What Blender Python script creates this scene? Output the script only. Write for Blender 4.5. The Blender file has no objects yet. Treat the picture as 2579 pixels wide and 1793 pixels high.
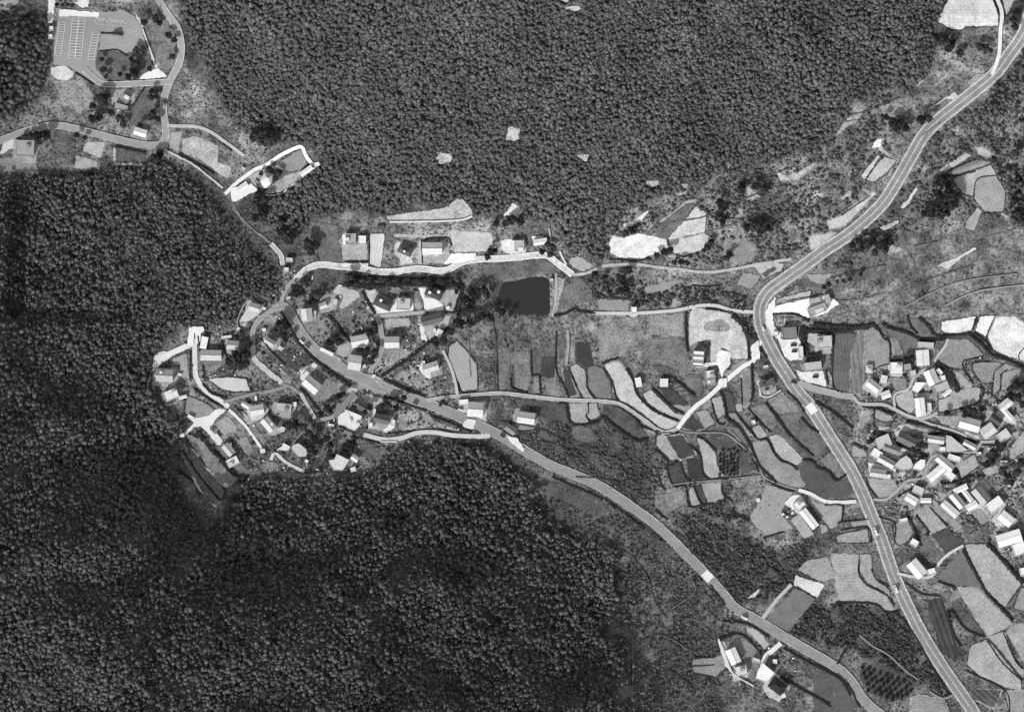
import bpy, bmesh, math, random
import numpy as np
from mathutils import Vector, geometry

random.seed(7)
RNG = np.random.default_rng(11)
SC = bpy.context.scene
COL = SC.collection

# ------------------------------------------------------------------ camera, sky, sun, exposure
M = 0.35                       # metres per map unit
W0, H0 = 2579.0, 1793.0
CAMZ = 7000.0
cam = bpy.data.cameras.new("aerial_camera")
cam.sensor_width = 36.0
cam.lens = 36.0 * CAMZ / (W0 * M)
cam.clip_start = 10.0
cam.clip_end = 40000.0
camo = bpy.data.objects.new("aerial_camera", cam)
camo.location = (0, 0, CAMZ)
COL.objects.link(camo)
SC.camera = camo

EL = math.radians(34.0)
SX, SY = -0.52, -0.854         # horizontal direction towards the sun (south-south-west)
world = bpy.data.worlds.new("World")
SC.world = world
world.use_nodes = True
wn = world.node_tree
bg = wn.nodes["Background"]
sky = wn.nodes.new("ShaderNodeTexSky")
sky.sky_type = 'NISHITA'
sky.sun_disc = False
sky.sun_elevation = EL
sky.sun_rotation = math.atan2(SX, SY)
bw = wn.nodes.new("ShaderNodeRGBToBW")          # black and white film
wn.links.new(sky.outputs[0], bw.inputs[0])
wn.links.new(bw.outputs[0], bg.inputs[0])
bg.inputs[1].default_value = 0.15
sl = bpy.data.lights.new("sun", 'SUN')
sl.energy = 2.6
sl.angle = math.radians(0.5)
so = bpy.data.objects.new("sun", sl)
so.rotation_euler = Vector((-SX * math.cos(EL), -SY * math.cos(EL), -math.sin(EL))).to_track_quat('-Z', 'Y').to_euler()
so.location = (0, 0, 500)
COL.objects.link(so)
SC.view_settings.view_transform = 'Standard'
SC.view_settings.look = 'None'
SC.view_settings.gamma = 1.0
SC.view_settings.exposure = 1.4
SC.view_settings.use_curve_mapping = False
SC.cycles.max_bounces = 4
HF = 2.25                      # what a level white surface renders as, to turn film greys into base colours

# ------------------------------------------------------------------ survey sheets: origin and scale of each plan
REG = dict(A=(0, 0, 4.56), B=(0, 250, 4.56), C=(400, 300, 4.56), D=(350, 700, 5.7), E=(350, 950, 4.3125), F=(700, 650, 4.56),
           G=(700, 880, 4.56), N=(700, 480, 4.56), P=(1150, 480, 4.56), Q=(1500, 450, 4.56), R=(1850, 650, 4.56),
           S=(2150, 780, 5.32), T=(2150, 1000, 5.32), U=(1650, 750, 4.56), V=(1250, 780, 4.56), W=(1650, 1050, 4.56),
           X=(1050, 1000, 3.8), Y=(1550, 1350, 3.603), K=(2050, 1250, 2.939), L=(2050, 0, 4.2), Z=(2050, 350, 3.711),
           J=(1600, 200, 3.8), I=(900, 0, 3.8), O=(0, 0, 1.0))
def px(reg, pts):
    ox, oy, s = REG[reg]
    return [(ox + p[0] / s, oy + p[1] / s) for p in pts]
def wx(u): return (u - W0 / 2) * M
def wy(v): return -(v - H0 / 2) * M
def alb(g): return min(0.82, ((g / 255.0) ** 2.2) / HF)

# ------------------------------------------------------------------ materials
MATS = {}
def mat(name, a, var=0.15, scale=0.12, rough=0.95, fine=0.55, rows=None, bump=0.0, tint=False, spec=0.1):
    key = (name, round(a, 4), var, scale, rows, bump, tint)
    if key in MATS: return MATS[key]
    m = bpy.data.materials.new(name); m.use_nodes = True
    nt = m.node_tree; N = nt.nodes; Lk = nt.links
    b = N["Principled BSDF"]
    b.inputs["Roughness"].default_value = rough
    b.inputs["Specular IOR Level"].default_value = spec
    geo = N.new("ShaderNodeNewGeometry")
    def noise(sc, det):
        n = N.new("ShaderNodeTexNoise"); n.inputs["Scale"].default_value = sc; n.inputs["Detail"].default_value = det
        n.inputs["Roughness"].default_value = 0.6
        Lk.new(geo.outputs["Position"], n.inputs["Vector"]); return n
    def math_(op, a_, b_=None, v=None):
        n = N.new("ShaderNodeMath"); n.operation = op
        Lk.new(a_, n.inputs[0])
        if b_ is not None: Lk.new(b_, n.inputs[1])
        elif v is not None: n.inputs[1].default_value = v
        return n.outputs[0]
    n1 = noise(scale, 5.0); n2 = noise(fine, 4.0)
    k = math_('ADD', n1.outputs[0], math_('MULTIPLY', n2.outputs[0], v=1.3))   # mean 1.15
    k = math_('SUBTRACT', k, v=1.15)
    k = math_('MULTIPLY', k, v=var * 4.5)
    if rows:
        d, pitch, amp = rows
        sep = N.new("ShaderNodeSeparateXYZ"); Lk.new(geo.outputs["Position"], sep.inputs[0])
        t = math_('ADD', math_('MULTIPLY', sep.outputs[0], v=math.cos(d)), math_('MULTIPLY', sep.outputs[1], v=math.sin(d)))
        t = math_('MULTIPLY', t, v=2 * math.pi / pitch)
        t = math_('ADD', t, math_('MULTIPLY', n1.outputs[0], v=3.0))
        k = math_('ADD', k, math_('MULTIPLY', math_('SINE', t), v=amp))
    k = math_('ADD', k, v=1.0)
    k = math_('MAXIMUM', k, v=0.15)
    if tint:
        at = N.new("ShaderNodeAttribute"); at.attribute_name = "cover"
        k = math_('MULTIPLY', k, at.outputs["Fac"])
    k = math_('MULTIPLY', k, v=a)
    comb = N.new("ShaderNodeCombineColor")
    for i in range(3): Lk.new(k, comb.inputs[i])
    Lk.new(comb.outputs[0], b.inputs["Base Color"])
    if bump:
        bp = N.new("ShaderNodeBump"); bp.inputs["Strength"].default_value = bump; bp.inputs["Distance"].default_value = 1.0
        Lk.new(n2.outputs[0], bp.inputs["Height"]); Lk.new(bp.outputs[0], b.inputs["Normal"])
    MATS[key] = m
    return m

# ------------------------------------------------------------------ object helpers
def link(name, me, m=None, parent=None, kind=None, label=None, cat=None, group=None):
    o = bpy.data.objects.new(name, me); COL.objects.link(o)
    if m is not None and me is not None and not me.materials: me.materials.append(m)
    if parent is not None: o.parent = parent
    tag(o, label, cat, group, kind)
    return o
def tag(o, label=None, cat=None, group=None, kind=None):
    if label: o["label"] = label
    if cat: o["category"] = cat
    if group: o["group"] = group
    if kind: o["kind"] = kind
    return o
def mesh(name, vs, fs):
    me = bpy.data.meshes.new(name); me.from_pydata([tuple(v) for v in vs], [], fs); me.update(); return me
def mesh_np(name, V, F, smooth=False):
    """V (n,3) float, F (m,3) int triangles"""
    me = bpy.data.meshes.new(name)
    me.vertices.add(len(V)); me.vertices.foreach_set("co", np.ascontiguousarray(V, dtype=np.float32).ravel())
    n = len(F)
    me.loops.add(n * 3); me.loops.foreach_set("vertex_index", np.ascontiguousarray(F, dtype=np.int32).ravel())
    me.polygons.add(n)
    me.polygons.foreach_set("loop_start", np.arange(0, n * 3, 3, dtype=np.int32))
    me.polygons.foreach_set("loop_total", np.full(n, 3, dtype=np.int32))
    if smooth: me.polygons.foreach_set("use_smooth", np.ones(n, dtype=bool))
    me.update(calc_edges=True)
    return me
def set_cover(me, arr):
    a = me.attributes.new("cover", 'FLOAT', 'POINT')
    a.data.foreach_set("value", np.ascontiguousarray(arr, dtype=np.float32))

# ------------------------------------------------------------------ terrain heights (control points in map units, metres)
CP = [(950,950,0),(1900,900,-5),(220,200,22),(420,300,18),(600,520,10),(720,720,4),(1300,1150,-5),(1600,1400,-9),(2000,1650,-13),
 (2300,1793,-16),(1950,720,0),(2100,950,-4),(2300,1300,-10),(2579,1500,-14),(2400,1100,-6),(2579,900,2),(2579,600,12),(2500,450,18),
 (2300,330,20),(2579,50,32),(2450,150,27),(1000,600,7),(1300,550,10),(1600,560,12),(1000,400,32),(1000,200,60),(1000,0,86),(1500,400,31),
 (1500,200,62),(1500,0,90),(1900,350,26),(1900,200,46),(1900,0,70),(600,300,24),(600,100,46),(600,0,58),(400,0,34),(200,0,26),(0,0,32),
 (0,330,20),(2200,150,36),(1250,730,0),(1450,900,-3),(1650,1050,-6),(1150,900,-1),(2579,1200,-6),(2579,1793,-18),(1750,1200,-7),
 (600,1200,3),(480,900,5),(520,1020,5),(600,900,6),(640,1000,3),(700,1090,2),(760,1150,2),(420,960,6),(450,1050,6),(360,900,7),(300,900,15),(330,1060,16),(420,1150,9),(500,1270,12),(230,700,22),(0,480,26),(0,700,48),(0,900,64),(0,1100,80),(0,1300,96),(0,1793,130),(300,1300,56),
 (300,1500,88),(300,1793,122),(600,1400,44),(600,1600,84),(600,1793,114),(900,1230,4),(900,1400,36),(900,1600,72),(900,1793,100),
 (1200,1200,-3),(1200,1350,14),(1200,1550,44),(1330,1200,-6),(1350,1280,-4),(1450,1330,-3),(1200,1793,74),(1400,1450,6),(1450,1650,22),(1500,1793,36),(1700,1793,4),(1750,1650,-6),
 (150,560,24),(420,560,16),(560,680,10),(520,780,9),(-260,900,90),(-260,1793,150),(-260,200,40),(900,2054,128),(0,2054,160),(1500,2054,50),
 (2300,2054,-18),(2840,900,6),(2840,1793,-16),(2840,100,40),(1000,-260,118),(1900,-260,100),(200,-260,34),(650,1020,5),(750,1120,3)]
CP = np.array(CP, float)
def _phi(r): return np.sqrt(r * r + 0.35 ** 2)
_P = CP[:, :2] / 500.0
_D = np.linalg.norm(_P[:, None] - _P[None], axis=2)
_A = np.block([[_phi(_D) + 0.02 * -np.eye(len(CP)), np.c_[np.ones(len(CP)), _P]],
               [np.r_[np.ones((1, len(CP))), _P.T], np.zeros((3, 3))]])
_w = np.linalg.solve(_A, np.r_[CP[:, 2], 0, 0, 0])
def rbf(u, v):
    q = np.c_[u, v] / 500.0
    out = np.empty(len(q))
    for i in range(0, len(q), 20000):
        s = q[i:i + 20000]
        d = np.linalg.norm(s[:, None] - _P[None], axis=2)
        out[i:i + 20000] = _phi(d) @ _w[:-3] + np.c_[np.ones(len(s)), s] @ _w[-3:]
    return out
GS = 6.0
GX0, GY0 = -258.0, -258.0
NX, NY = 517, 386
gu = GX0 + GS * np.arange(NX); gv = GY0 + GS * np.arange(NY)
UU, VV = np.meshgrid(gu, gv)
ZZ = rbf(UU.ravel(), VV.ravel()).reshape(NY, NX)
# ridges and gullies on the wooded hills
def fold(U, V):
    a = np.sin(U / 95.0 + 1.3 * np.sin(V / 160.0)) * np.cos(V / 140.0 + 0.8 * np.sin(U / 120.0))
    b = np.sin((U + V) / 61.0 + 1.1 * np.sin(U / 83.0))
    c = np.sin((0.8 * U + V) / 46.0 + 1.4 * np.sin(U / 71.0) + .8 * np.sin(V / 57.0))
    return 3.2 * a + 1.6 * b + 3.8 * c
hill = np.clip((ZZ - 14.0) / 25.0, 0, 1)
ZZ = ZZ + hill * fold(UU, VV)

def inside(poly, U, V):
    """even-odd test, arrays"""
    poly = np.asarray(poly, float)
    x, y = U, V
    r = np.zeros(U.shape, bool)
    j = len(poly) - 1
    for i in range(len(poly)):
        xi, yi = poly[i]; xj, yj = poly[j]
        c = (yi > y) != (yj > y)
        if yi != yj:
            r ^= c & (x < (xj - xi) * (y - yi) / (yj - yi) + xi)
        j = i
    return r
def raster(poly, arr, val=True):
    """fill polygon into a grid array laid over (UU, VV)"""
    poly = np.asarray(poly, float)
    i0 = max(0, int((poly[:, 0].min() - GX0) / GS) - 1); i1 = min(NX, int((poly[:, 0].max() - GX0) / GS) + 2)
    j0 = max(0, int((poly[:, 1].min() - GY0) / GS) - 1); j1 = min(NY, int((poly[:, 1].max() - GY0) / GS) + 2)
    if i1 <= i0 or j1 <= j0: return
    m = inside(poly, UU[j0:j1, i0:i1], VV[j0:j1, i0:i1])
    arr[j0:j1, i0:i1][m] = val
def blur(a, n):
    for _ in range(n):
        p = np.pad(a, 1, mode='edge')
        a = (p[:-2, 1:-1] + p[2:, 1:-1] + p[1:-1, :-2] + p[1:-1, 2:] + 2 * p[1:-1, 1:-1]) / 6.0
    return a
POND = px('P', [(560,1060),(640,1045),(720,1040),(750,1020),(800,1020),(845,996),(940,990),(1020,992),(1055,1020),(1066,1060),(1066,1410),(1035,1440),(900,1425),(740,1432),(640,1395),(560,1350),(500,1280),(478,1230),(500,1130)])
pm = np.zeros((NY, NX)); raster(POND, pm, 1.0); pm = blur(pm, 3)
PONDZ = float(np.median(ZZ[pm > 0.7])) - 0.4
ZZ = ZZ * (1 - np.clip(pm * 1.6, 0, 1)) + (PONDZ - 1.6) * np.clip(pm * 1.6, 0, 1)

def zat(u, v):
    u = np.asarray(u, float); v = np.asarray(v, float)
    fx = np.clip((u - GX0) / GS, 0, NX - 1.001); fy = np.clip((v - GY0) / GS, 0, NY - 1.001)
    i = fx.astype(int); j = fy.astype(int); a = fx - i; b = fy - j
    return (ZZ[j, i] * (1 - a) * (1 - b) + ZZ[j, i + 1] * a * (1 - b) + ZZ[j + 1, i] * (1 - a) * b + ZZ[j + 1, i + 1] * a * b)
# Ground-cover and occupancy grids are finer
OS = 2.0
OX, OY = int((W0 + 160) / OS), int((H0 + 160) / OS)
ou = -80 + OS * np.arange(OX); ov = -80 + OS * np.arange(OY)
OCC = np.zeros((OY, OX), bool)          # something built or tilled here
HARD = np.zeros((OY, OX), bool)         # built or tilled, grass plots left out
def occ_poly(poly, hard=True):
    poly = np.asarray(poly, float)
    i0 = max(0, int((poly[:, 0].min() + 80) / OS) - 1); i1 = min(OX, int((poly[:, 0].max() + 80) / OS) + 2)
    j0 = max(0, int((poly[:, 1].min() + 80) / OS) - 1); j1 = min(OY, int((poly[:, 1].max() + 80) / OS) + 2)
    if i1 <= i0 or j1 <= j0: return
    U, V = np.meshgrid(ou[i0:i1], ov[j0:j1])
    k = inside(poly, U, V)
    OCC[j0:j1, i0:i1] |= k
    if hard: HARD[j0:j1, i0:i1] |= k
def occ_at(u, v, g=None):
    i = np.clip(((u + 80) / OS).astype(int), 0, OX - 1); j = np.clip(((v + 80) / OS).astype(int), 0, OY - 1)
    return (OCC if g is None else g)[j, i]

# ------------------------------------------------------------------ draped sheets and ribbons
_n = [0]
def jitter_ring(poly, step, amp):
    out = []
    n = len(poly)
    for i in range(n):
        a = np.array(poly[i], float); b = np.array(poly[(i + 1) % n], float)
        L = np.linalg.norm(b - a)
        k = max(1, int(round(L / step)))
        nrm = np.array([-(b - a)[1], (b - a)[0]]) / max(L, 1e-6)
        for t in range(k):
            p = a + (b - a) * t / k
            out.append(tuple(p + nrm * random.uniform(-amp, amp) + np.random.default_rng(len(out) + i * 7).uniform(-amp, amp, 2) * 0.3))
    return out
def round_ring(poly, n=1):
    """cut corners so outlines read as hand-tilled, not drafted"""
    for _ in range(n):
        q = []
        for i in range(len(poly)):
            a = poly[i]; b = poly[(i + 1) % len(poly)]
            L = math.hypot(b[0] - a[0], b[1] - a[1])
            f = min(0.22, 2.5 / max(L, 1e-6))
            q.append((a[0] + (b[0] - a[0]) * f, a[1] + (b[1] - a[1]) * f))
            q.append((a[0] + (b[0] - a[0]) * (1 - f), a[1] + (b[1] - a[1]) * (1 - f)))
        poly = q
    return poly
def sheet_mesh(name, ring, off, flatz=None, step=20.0, skirt=1.5):
    ring = [(float(a), float(b)) for a, b in ring]
    R = np.array(ring)
    xs = np.arange(R[:, 0].min() + step / 2, R[:, 0].max(), step); ys = np.arange(R[:, 1].min() + step / 2, R[:, 1].max(), step)
    pts = [Vector(p) for p in ring]
    if len(xs) and len(ys) and flatz is None:
        U, V = np.meshgrid(xs, ys); k = inside(ring, U, V)
        pts += [Vector((a, b)) for a, b in zip(U[k], V[k])]
    n = len(ring)
    vs, es, fs = geometry.delaunay_2d_cdt(pts, [], [list(range(n))], 1, 1e-4)[:3]
    u = np.array([p.x for p in vs]); v = np.array([p.y for p in vs])
    z = zat(u, v) + off if flatz is None else np.full(len(u), flatz)
    V3 = [(wx(a), wy(b), c) for a, b, c in zip(u, v, z)]
    F = []
    for f in fs:
        a, b, c = f[:3]
        if (V3[b][0]-V3[a][0])*(V3[c][1]-V3[a][1]) - (V3[b][1]-V3[a][1])*(V3[c][0]-V3[a][0]) < 0: f = f[::-1]
        F.append(tuple(f))
    if skirt:
        cnt = {}
        for f in F:
            for i in range(len(f)):
                e = (f[i], f[(i + 1) % len(f)])
                cnt[e] = cnt.get(e, 0) + 1
        bd = [e for e in cnt if (e[1], e[0]) not in cnt]
        mp = {}
        for e in bd:
            for q in e:
                if q not in mp:
                    mp[q] = len(V3); x, y, zz = V3[q]; V3.append((x, y, zz - skirt))
        for a, b in bd: F.append((b, a, mp[a], mp[b]))
    return mesh(name, V3, F)
def sheet(name, poly, g, off=0.3, var=0.12, parent=None, kind='structure', rows=None, jit=1.2, matname=None, rnd=True, occ=True, scale=0.1, bump=0.0):
    _n[0] += 1
    off = off + (_n[0] % 60) * 0.006
    if rnd: poly = round_ring(poly, 1)
    ring = jitter_ring(poly, 6.0, jit) if jit else poly
    if occ: occ_poly(poly, name != 'grass_plot')
    if var >= .2: jit = max(jit, 2.6)
    me = sheet_mesh(name, ring, off)
    return link(name, me, mat(matname or name + "_ground", alb(g), var=var, rows=rows, scale=scale, bump=bump), parent=parent, kind=kind)

def catmull(pts, step=6.0):
    P = [np.array(p, float) for p in pts]
    if len(P) == 2:
        n = max(2, int(np.linalg.norm(P[1] - P[0]) / step)); return np.array([P[0] + (P[1] - P[0]) * t / n for t in range(n + 1)])
    P = [2 * P[0] - P[1]] + P + [2 * P[-1] - P[-2]]
    out = []
    for i in range(1, len(P) - 2):
        a, b, c, d = P[i - 1:i + 3]
        n = max(1, int(np.linalg.norm(c - b) / step))
        for k in range(n):
            t = k / n
            out.append(0.5 * ((2 * b) + (c - a) * t + (2 * a - 5 * b + 4 * c - d) * t * t + (3 * b - a - 3 * c + d) * t ** 3))
    out.append(P[-2])
    return np.array(out)
def normals(C):
    T = np.gradient(C, axis=0); T /= np.maximum(np.linalg.norm(T, axis=1, keepdims=True), 1e-6)
    return np.c_[-T[:, 1], T[:, 0]]
def ribbon_mesh(name, C, w, off, shift=0.0, nacross=3, skirt=1.2, jit=0.0):
    Nn = normals(C)
    n = len(C)
    lat = np.linspace(-0.5, 0.5, nacross)
    J = RNG.uniform(-jit, jit, (n, 2)) if jit else np.zeros((n, 2))
    V = []
    for i in range(n):
        for k, l in enumerate(lat):
            ww = w * l + shift + (J[i, 0] if k == 0 else 0) + (J[i, 1] if k == nacross - 1 else 0)
            q = C[i] + Nn[i] * ww
            V.append(q)
    V = np.array(V); z = zat(V[:, 0], V[:, 1]) + off
    V3 = [(wx(a), wy(b), c) for (a, b), c in zip(V, z)]
    F = []
    k = nacross
    for i in range(n - 1):
        for j in range(k - 1):
            F.append((i * k + j, i * k + j + 1, (i + 1) * k + j + 1, (i + 1) * k + j))
    if F:
        a, b, c = [V3[q] for q in F[0][:3]]
        if (b[0]-a[0])*(c[1]-a[1]) - (b[1]-a[1])*(c[0]-a[0]) < 0: F = [f[::-1] for f in F]
    if skirt:
        base = len(V3)
        for i in range(n):
            for e in (0, k - 1):
                x, y, zz = V3[i * k + e]; V3.append((x, y, zz - skirt))
        for i in range(n - 1):
            F.append((i * k, (i + 1) * k, base + 2 * (i + 1), base + 2 * i))
            F.append((i * k + k - 1, base + 2 * i + 1, base + 2 * (i + 1) + 1, (i + 1) * k + k - 1))
    return mesh(name, V3, F)
_r = [0]
def road(name, pts, w, g, reg='O', off=0.6, var=0.10, jit=0.35, edge=None, occ=True, fine=1.3):
    _r[0] += 1
    off = off + _r[0] * 0.012
    C = catmull(px(reg, pts))
    if occ:
        Nn = normals(C); occ_poly(np.r_[C + Nn * w * 0.5, (C - Nn * w * 0.5)[::-1]])
    o = link(name, ribbon_mesh(name, C, w, off, jit=jit), mat("road_surface", alb(g), var=var, scale=0.09), kind='structure')
    if edge:
        for s in (-1, 1):
            link("kerb_strip", ribbon_mesh("kerb_strip", C, edge[0], off + 0.14, shift=s * (w / 2 - edge[0] * 0.3), nacross=2, skirt=0.5, jit=0.3),
                 mat("kerb_concrete", alb(edge[1]), var=0.25, scale=0.15), parent=o)
    return o, C, off
# ------------------------------------------------------------------ ground cover zones (what grows or lies on the open ground)
COV = np.full((NY, NX), alb(84))
def zone(reg, pts, g): raster(px(reg, pts), COV, alb(g))
zone('O', [(1150,560),(1400,540),(1700,480),(2000,330),(2250,200),(2400,100),(2840,-50),(2840,2000),(1660,2000),(1560,1793),(1540,1450),(1420,1260),(1250,1115),(960,1110),(900,800),(760,660),(780,530)], 118)
zone('O', [(600,790),(660,740),(760,640),(1150,540),(1250,1090),(950,1190),(640,1215),(560,1290),(520,1300),(430,1200),(425,1080),(390,900),(480,810)], 118)
zone('O', [(-200,290),(60,290),(110,260),(130,-100),(440,-100),(455,160),(560,250),(640,320),(800,390),(790,420),(690,480),(590,520),(520,470),(420,405),(240,430),(100,440),(-200,440)], 123)
zone('O', [(1330,1190),(1640,1290),(1850,1560),(1800,2000),(1600,2000),(1560,1640),(1540,1450)], 101)
zone('O', [(2050,700),(2250,640),(2579,600),(2700,780),(2450,800),(2200,800)], 123)
zone('O', [(1560,560),(1700,480),(1900,420),(2060,400),(2120,560),(1930,690),(1600,700)], 129)
zone('O', [(1250,1050),(1560,1060),(1660,1100),(1640,1290),(1400,1190)], 86)
zone('O', [(1720,1280),(1960,1390),(2060,1360),(2020,1490),(1850,1530),(1720,1400)], 78)
zone('O', [(780,590),(1300,560),(1400,640),(1100,690),(850,690)], 137)
zone('O', [(2170,900),(2420,880),(2579,930),(2579,1420),(2360,1400),(2240,1330),(2190,1200),(2150,1100)], 138)
zone('O', [(1990,1510),(2260,1540),(2330,1660),(2390,1760),(2300,1720),(2160,1640),(2060,1620),(1980,1590)], 80)
COV = blur(COV, 5)
# small-scale unevenness of the cover itself
_rn = RNG.normal(0, 1, COV.shape)
COV = COV * np.clip(1 + 0.9 * blur(_rn, 6) + 3.2 * blur(_rn[::-1, ::-1], 60), 0.5, 1.7)

far = [-9000.0, -4500.0, -2000.0, -800.0]
gx = np.r_[far, gu, W0 - np.array(far[::-1])]; gy = np.r_[far, gv, H0 - np.array(far[::-1])]
U, V = np.meshgrid(gx, gy)
zt = zat(U.ravel(), V.ravel())
Vt = np.c_[wx(U.ravel()), wy(V.ravel()), zt]
ny, nx = U.shape
I, Jm = np.meshgrid(np.arange(nx - 1), np.arange(ny - 1))
q = (Jm * nx + I).ravel()
Ft = np.r_[np.c_[q, q + nx, q + nx + 1], np.c_[q, q + nx + 1, q + 1]]
tme = mesh_np("terrain", Vt, Ft, smooth=True)
ci = np.clip(((U.ravel() - GX0) / GS).round().astype(int), 0, NX - 1); cj = np.clip(((V.ravel() - GY0) / GS).round().astype(int), 0, NY - 1)
set_cover(tme, COV[cj, ci])
link("terrain", tme, mat("rough_grass_ground", 1.0, var=0.62, scale=0.10, fine=0.42, tint=True, bump=0.6), kind='structure')

# pond
occ_poly(POND)
wm = bpy.data.materials.new("pond_water"); wm.use_nodes = True
b = wm.node_tree.nodes["Principled BSDF"]; b.inputs["Base Color"].default_value = (0.014, 0.014, 0.014, 1); b.inputs["Roughness"].default_value = 0.2; b.inputs["Specular IOR Level"].default_value = 0.3
wnz = wm.node_tree.nodes.new("ShaderNodeTexNoise"); wnz.inputs["Scale"].default_value = 0.7; wnz.inputs["Detail"].default_value = 4
wge = wm.node_tree.nodes.new("ShaderNodeNewGeometry"); wm.node_tree.links.new(wge.outputs["Position"], wnz.inputs["Vector"])
wb = wm.node_tree.nodes.new("ShaderNodeBump"); wb.inputs["Strength"].default_value = 0.25; wb.inputs["Distance"].default_value = 0.3
wm.node_tree.links.new(wnz.outputs[0], wb.inputs["Height"]); wm.node_tree.links.new(wb.outputs[0], b.inputs["Normal"])
link("pond_water", sheet_mesh("pond_water", jitter_ring(round_ring(POND, 2), 5.0, 1.6), 0, flatz=PONDZ, skirt=0), wm, kind='structure')

# ------------------------------------------------------------------ roads and lanes
HW = [(2590,30),(2571,90),(2538,140),(2502,188),(2455,229),(2407,267),(2360,305),(2324,342),(2290,400),(2257,458),(2222,512),(2179,555),(2131,595),(2077,630),(2042,656),(1984,698),(1938,732),(1917,765),(1914,800),(1921,832),(1936,866),(1957,905),(1983,945),(2010,988),(2037,1018),(2060,1052),(2088,1096),(2120,1145),(2148,1190),(2174,1244),(2197,1300),(2219,1352),(2238,1408),(2256,1458),(2283,1517),(2316,1583),(2350,1641),(2388,1699),(2424,1750),(2468,1815)]
hw, HC, ho = road("highway", HW, 34, 178, off=0.75, var=0.22, jit=0.7)
def stripe(name, parent, C, w, shift, off, g, var=0.15):
    return link(name, ribbon_mesh(name, C, w, off, shift=shift, nacross=2, skirt=0, jit=0.15), mat(name + "_paint", alb(g), var=var, scale=0.1), parent=parent)
for s in (-7.0, 7.0): stripe("asphalt_lane", hw, HC, 10.0, s, ho + 0.06, 142, 0.2)
for s in (-13.6, 13.6): stripe("edge_line", hw, HC, 1.8, s, ho + 0.07, 208, .3)
stripe("centre_line", hw, HC, 1.2, 0.0, ho + 0.07, 205, .3)
VR = [(938,968),(974,979),(1029,1001),(1084,1019),(1139,1041),(1165,1054),(1208,1071),(1250,1092),(1287,1113),(1339,1145),(1387,1172),(1432,1190),(1497,1217),(1550,1248),(1603,1285),(1642,1313),(1683,1350),(1730,1397),(1786,1455),(1828,1503),(1855,1533),(1911,1564),(1966,1598),(2022,1631),(2077,1662),(2119,1690),(2150,1722),(2172,1757),(2200,1785),(2240,1815)]
vr, VC, vo = road("valley_road", VR, 24, 152, off=0.75, var=0.16, edge=(1.8, 192))
road("village_road", [(955,985),(930,961),(886,940),(842,915),(799,885),(766,850),(744,815),(728,786),(712,772)], 25, 157, var=0.16, edge=(1.8, 195))
road("junction", [(900,962),(935,962),(985,985)], 38, 155, off=0.7, var=0.08)
road("lane", [(718,772),(692,777),(657,803),(639,828),(637,875)], 11, 165, edge=(1.2, 205))
road("lane", [(637,872),(640,902),(666,928),(712,966)], 13, 198, var=.25, jit=1.2)
road("lane", [(392,900),(390,925),(393,948)], 8, 205, var=.2, jit=.8)
road("lane", [(683,614),(707,642),(713,668)], 11, 190, edge=(1.5, 235))
road("lane", [(585,505),(600,540),(640,580),(683,614)], 6, 120, var=0.5, jit=1.5)
WL = [(744,706),(772,679),(805,667),(853,671),(900,675),(952,684),(996,684),(1051,677),(1106,682),(1134,677),(1160,662),(1200,654),(1281,650),(1369,643),(1402,662),(1442,692)]
wl, WC, wo = road("lane", WL, 15, 218, var=.25, edge=(3.0, 236))
for t_ in (-2.6, 2.2): link("wheel_track", ribbon_mesh("wheel_track", WC, 1.1, wo + .05, shift=t_, nacross=2, skirt=0, jit=.4), mat("worn_track", alb(196), var=.4), parent=wl)
road("lane", [(1442,692),(1468,690),(1494,682),(1522,670),(1599,666),(1653,673),(1708,678),(1774,686),(1840,679),(1917,665),(1993,652)], 7, 185, var=0.2)
road("lane", [(705,772),(716,738),(728,718),(746,700)], 10, 165, var=0.25)
road("lane", [(708,966),(735,976),(758,992)], 7, 150, var=.25, jit=.8)
road("village_road_end", [(690,778),(712,770),(735,790)], 22, 157, var=.16)
road("upper_road", [(396,-10),(421,33),(450,75),(460,118),(455,160),(432,205),(418,240),(414,275),(418,310),(420,338),(410,362),(382,368),(329,360),(263,344),(197,327),(143,318),(88,326),(44,341),(-10,362)], 17, 160, edge=(1.6, 200))
road("upper_road_fork", [(400,362),(418,372),(425,340)], 12, 160)
road("car_park_road", [(432,208),(373,212),(307,215),(262,214),(238,197),(215,176)], 14, 160, edge=(1.5, 215))
road("lane", [(422,318),(460,320),(496,321),(532,334),(564,356),(592,376),(617,395)], 8, 185)
road("lane", [(417,379),(450,396),(488,416),(536,453),(562,475)], 4.5, 205, jit=0.8)
road("lane", [(568,490),(597,462),(641,430),(670,418),(707,394),(742,377),(762,373),(773,396),(790,416),(806,414)], 9, 235)
road("lane", [(499,832),(497,858),(470,872),(448,882),(411,898),(390,902)], 14, 235)
road("lane", [(491,867),(492,919),(496,951),(517,982),(554,1008),(577,1024)], 12, 225)
road("lane", [(563,1013),(628,994),(679,985),(721,973)], 8, 150)
road("lane", [(577,1031),(617,1071),(647,1112),(663,1135)], 7, 232, jit=0.6)
road("lane", [(682,1158),(693,1142),(722,1165),(766,1187)], 8, 225, jit=0.6)
road("lane", [(893,990),(862,1025),(842,1049)], 15, 140)
road("lane", [(842,1049),(796,1060)], 9, 165)
road("lane", [(796,1060),(766,1084),(737,1117)], 4, 140, jit=0.5)
road("lane", [(916,1094),(963,1106),(1007,1104),(1051,1090),(1095,1089),(1139,1096),(1200,1099),(1234,1097)], 11, 212)
road("lane", [(757,990),(777,1025),(794,1055)], 9, 195)
road("lane", [(934,940),(937,924),(959,889),(963,858),(957,817),(950,799)], 11, 165, edge=(1.5, 200))
road("lane", [(946,797),(974,795),(1029,790),(1073,786)], 9, 180)
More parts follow.
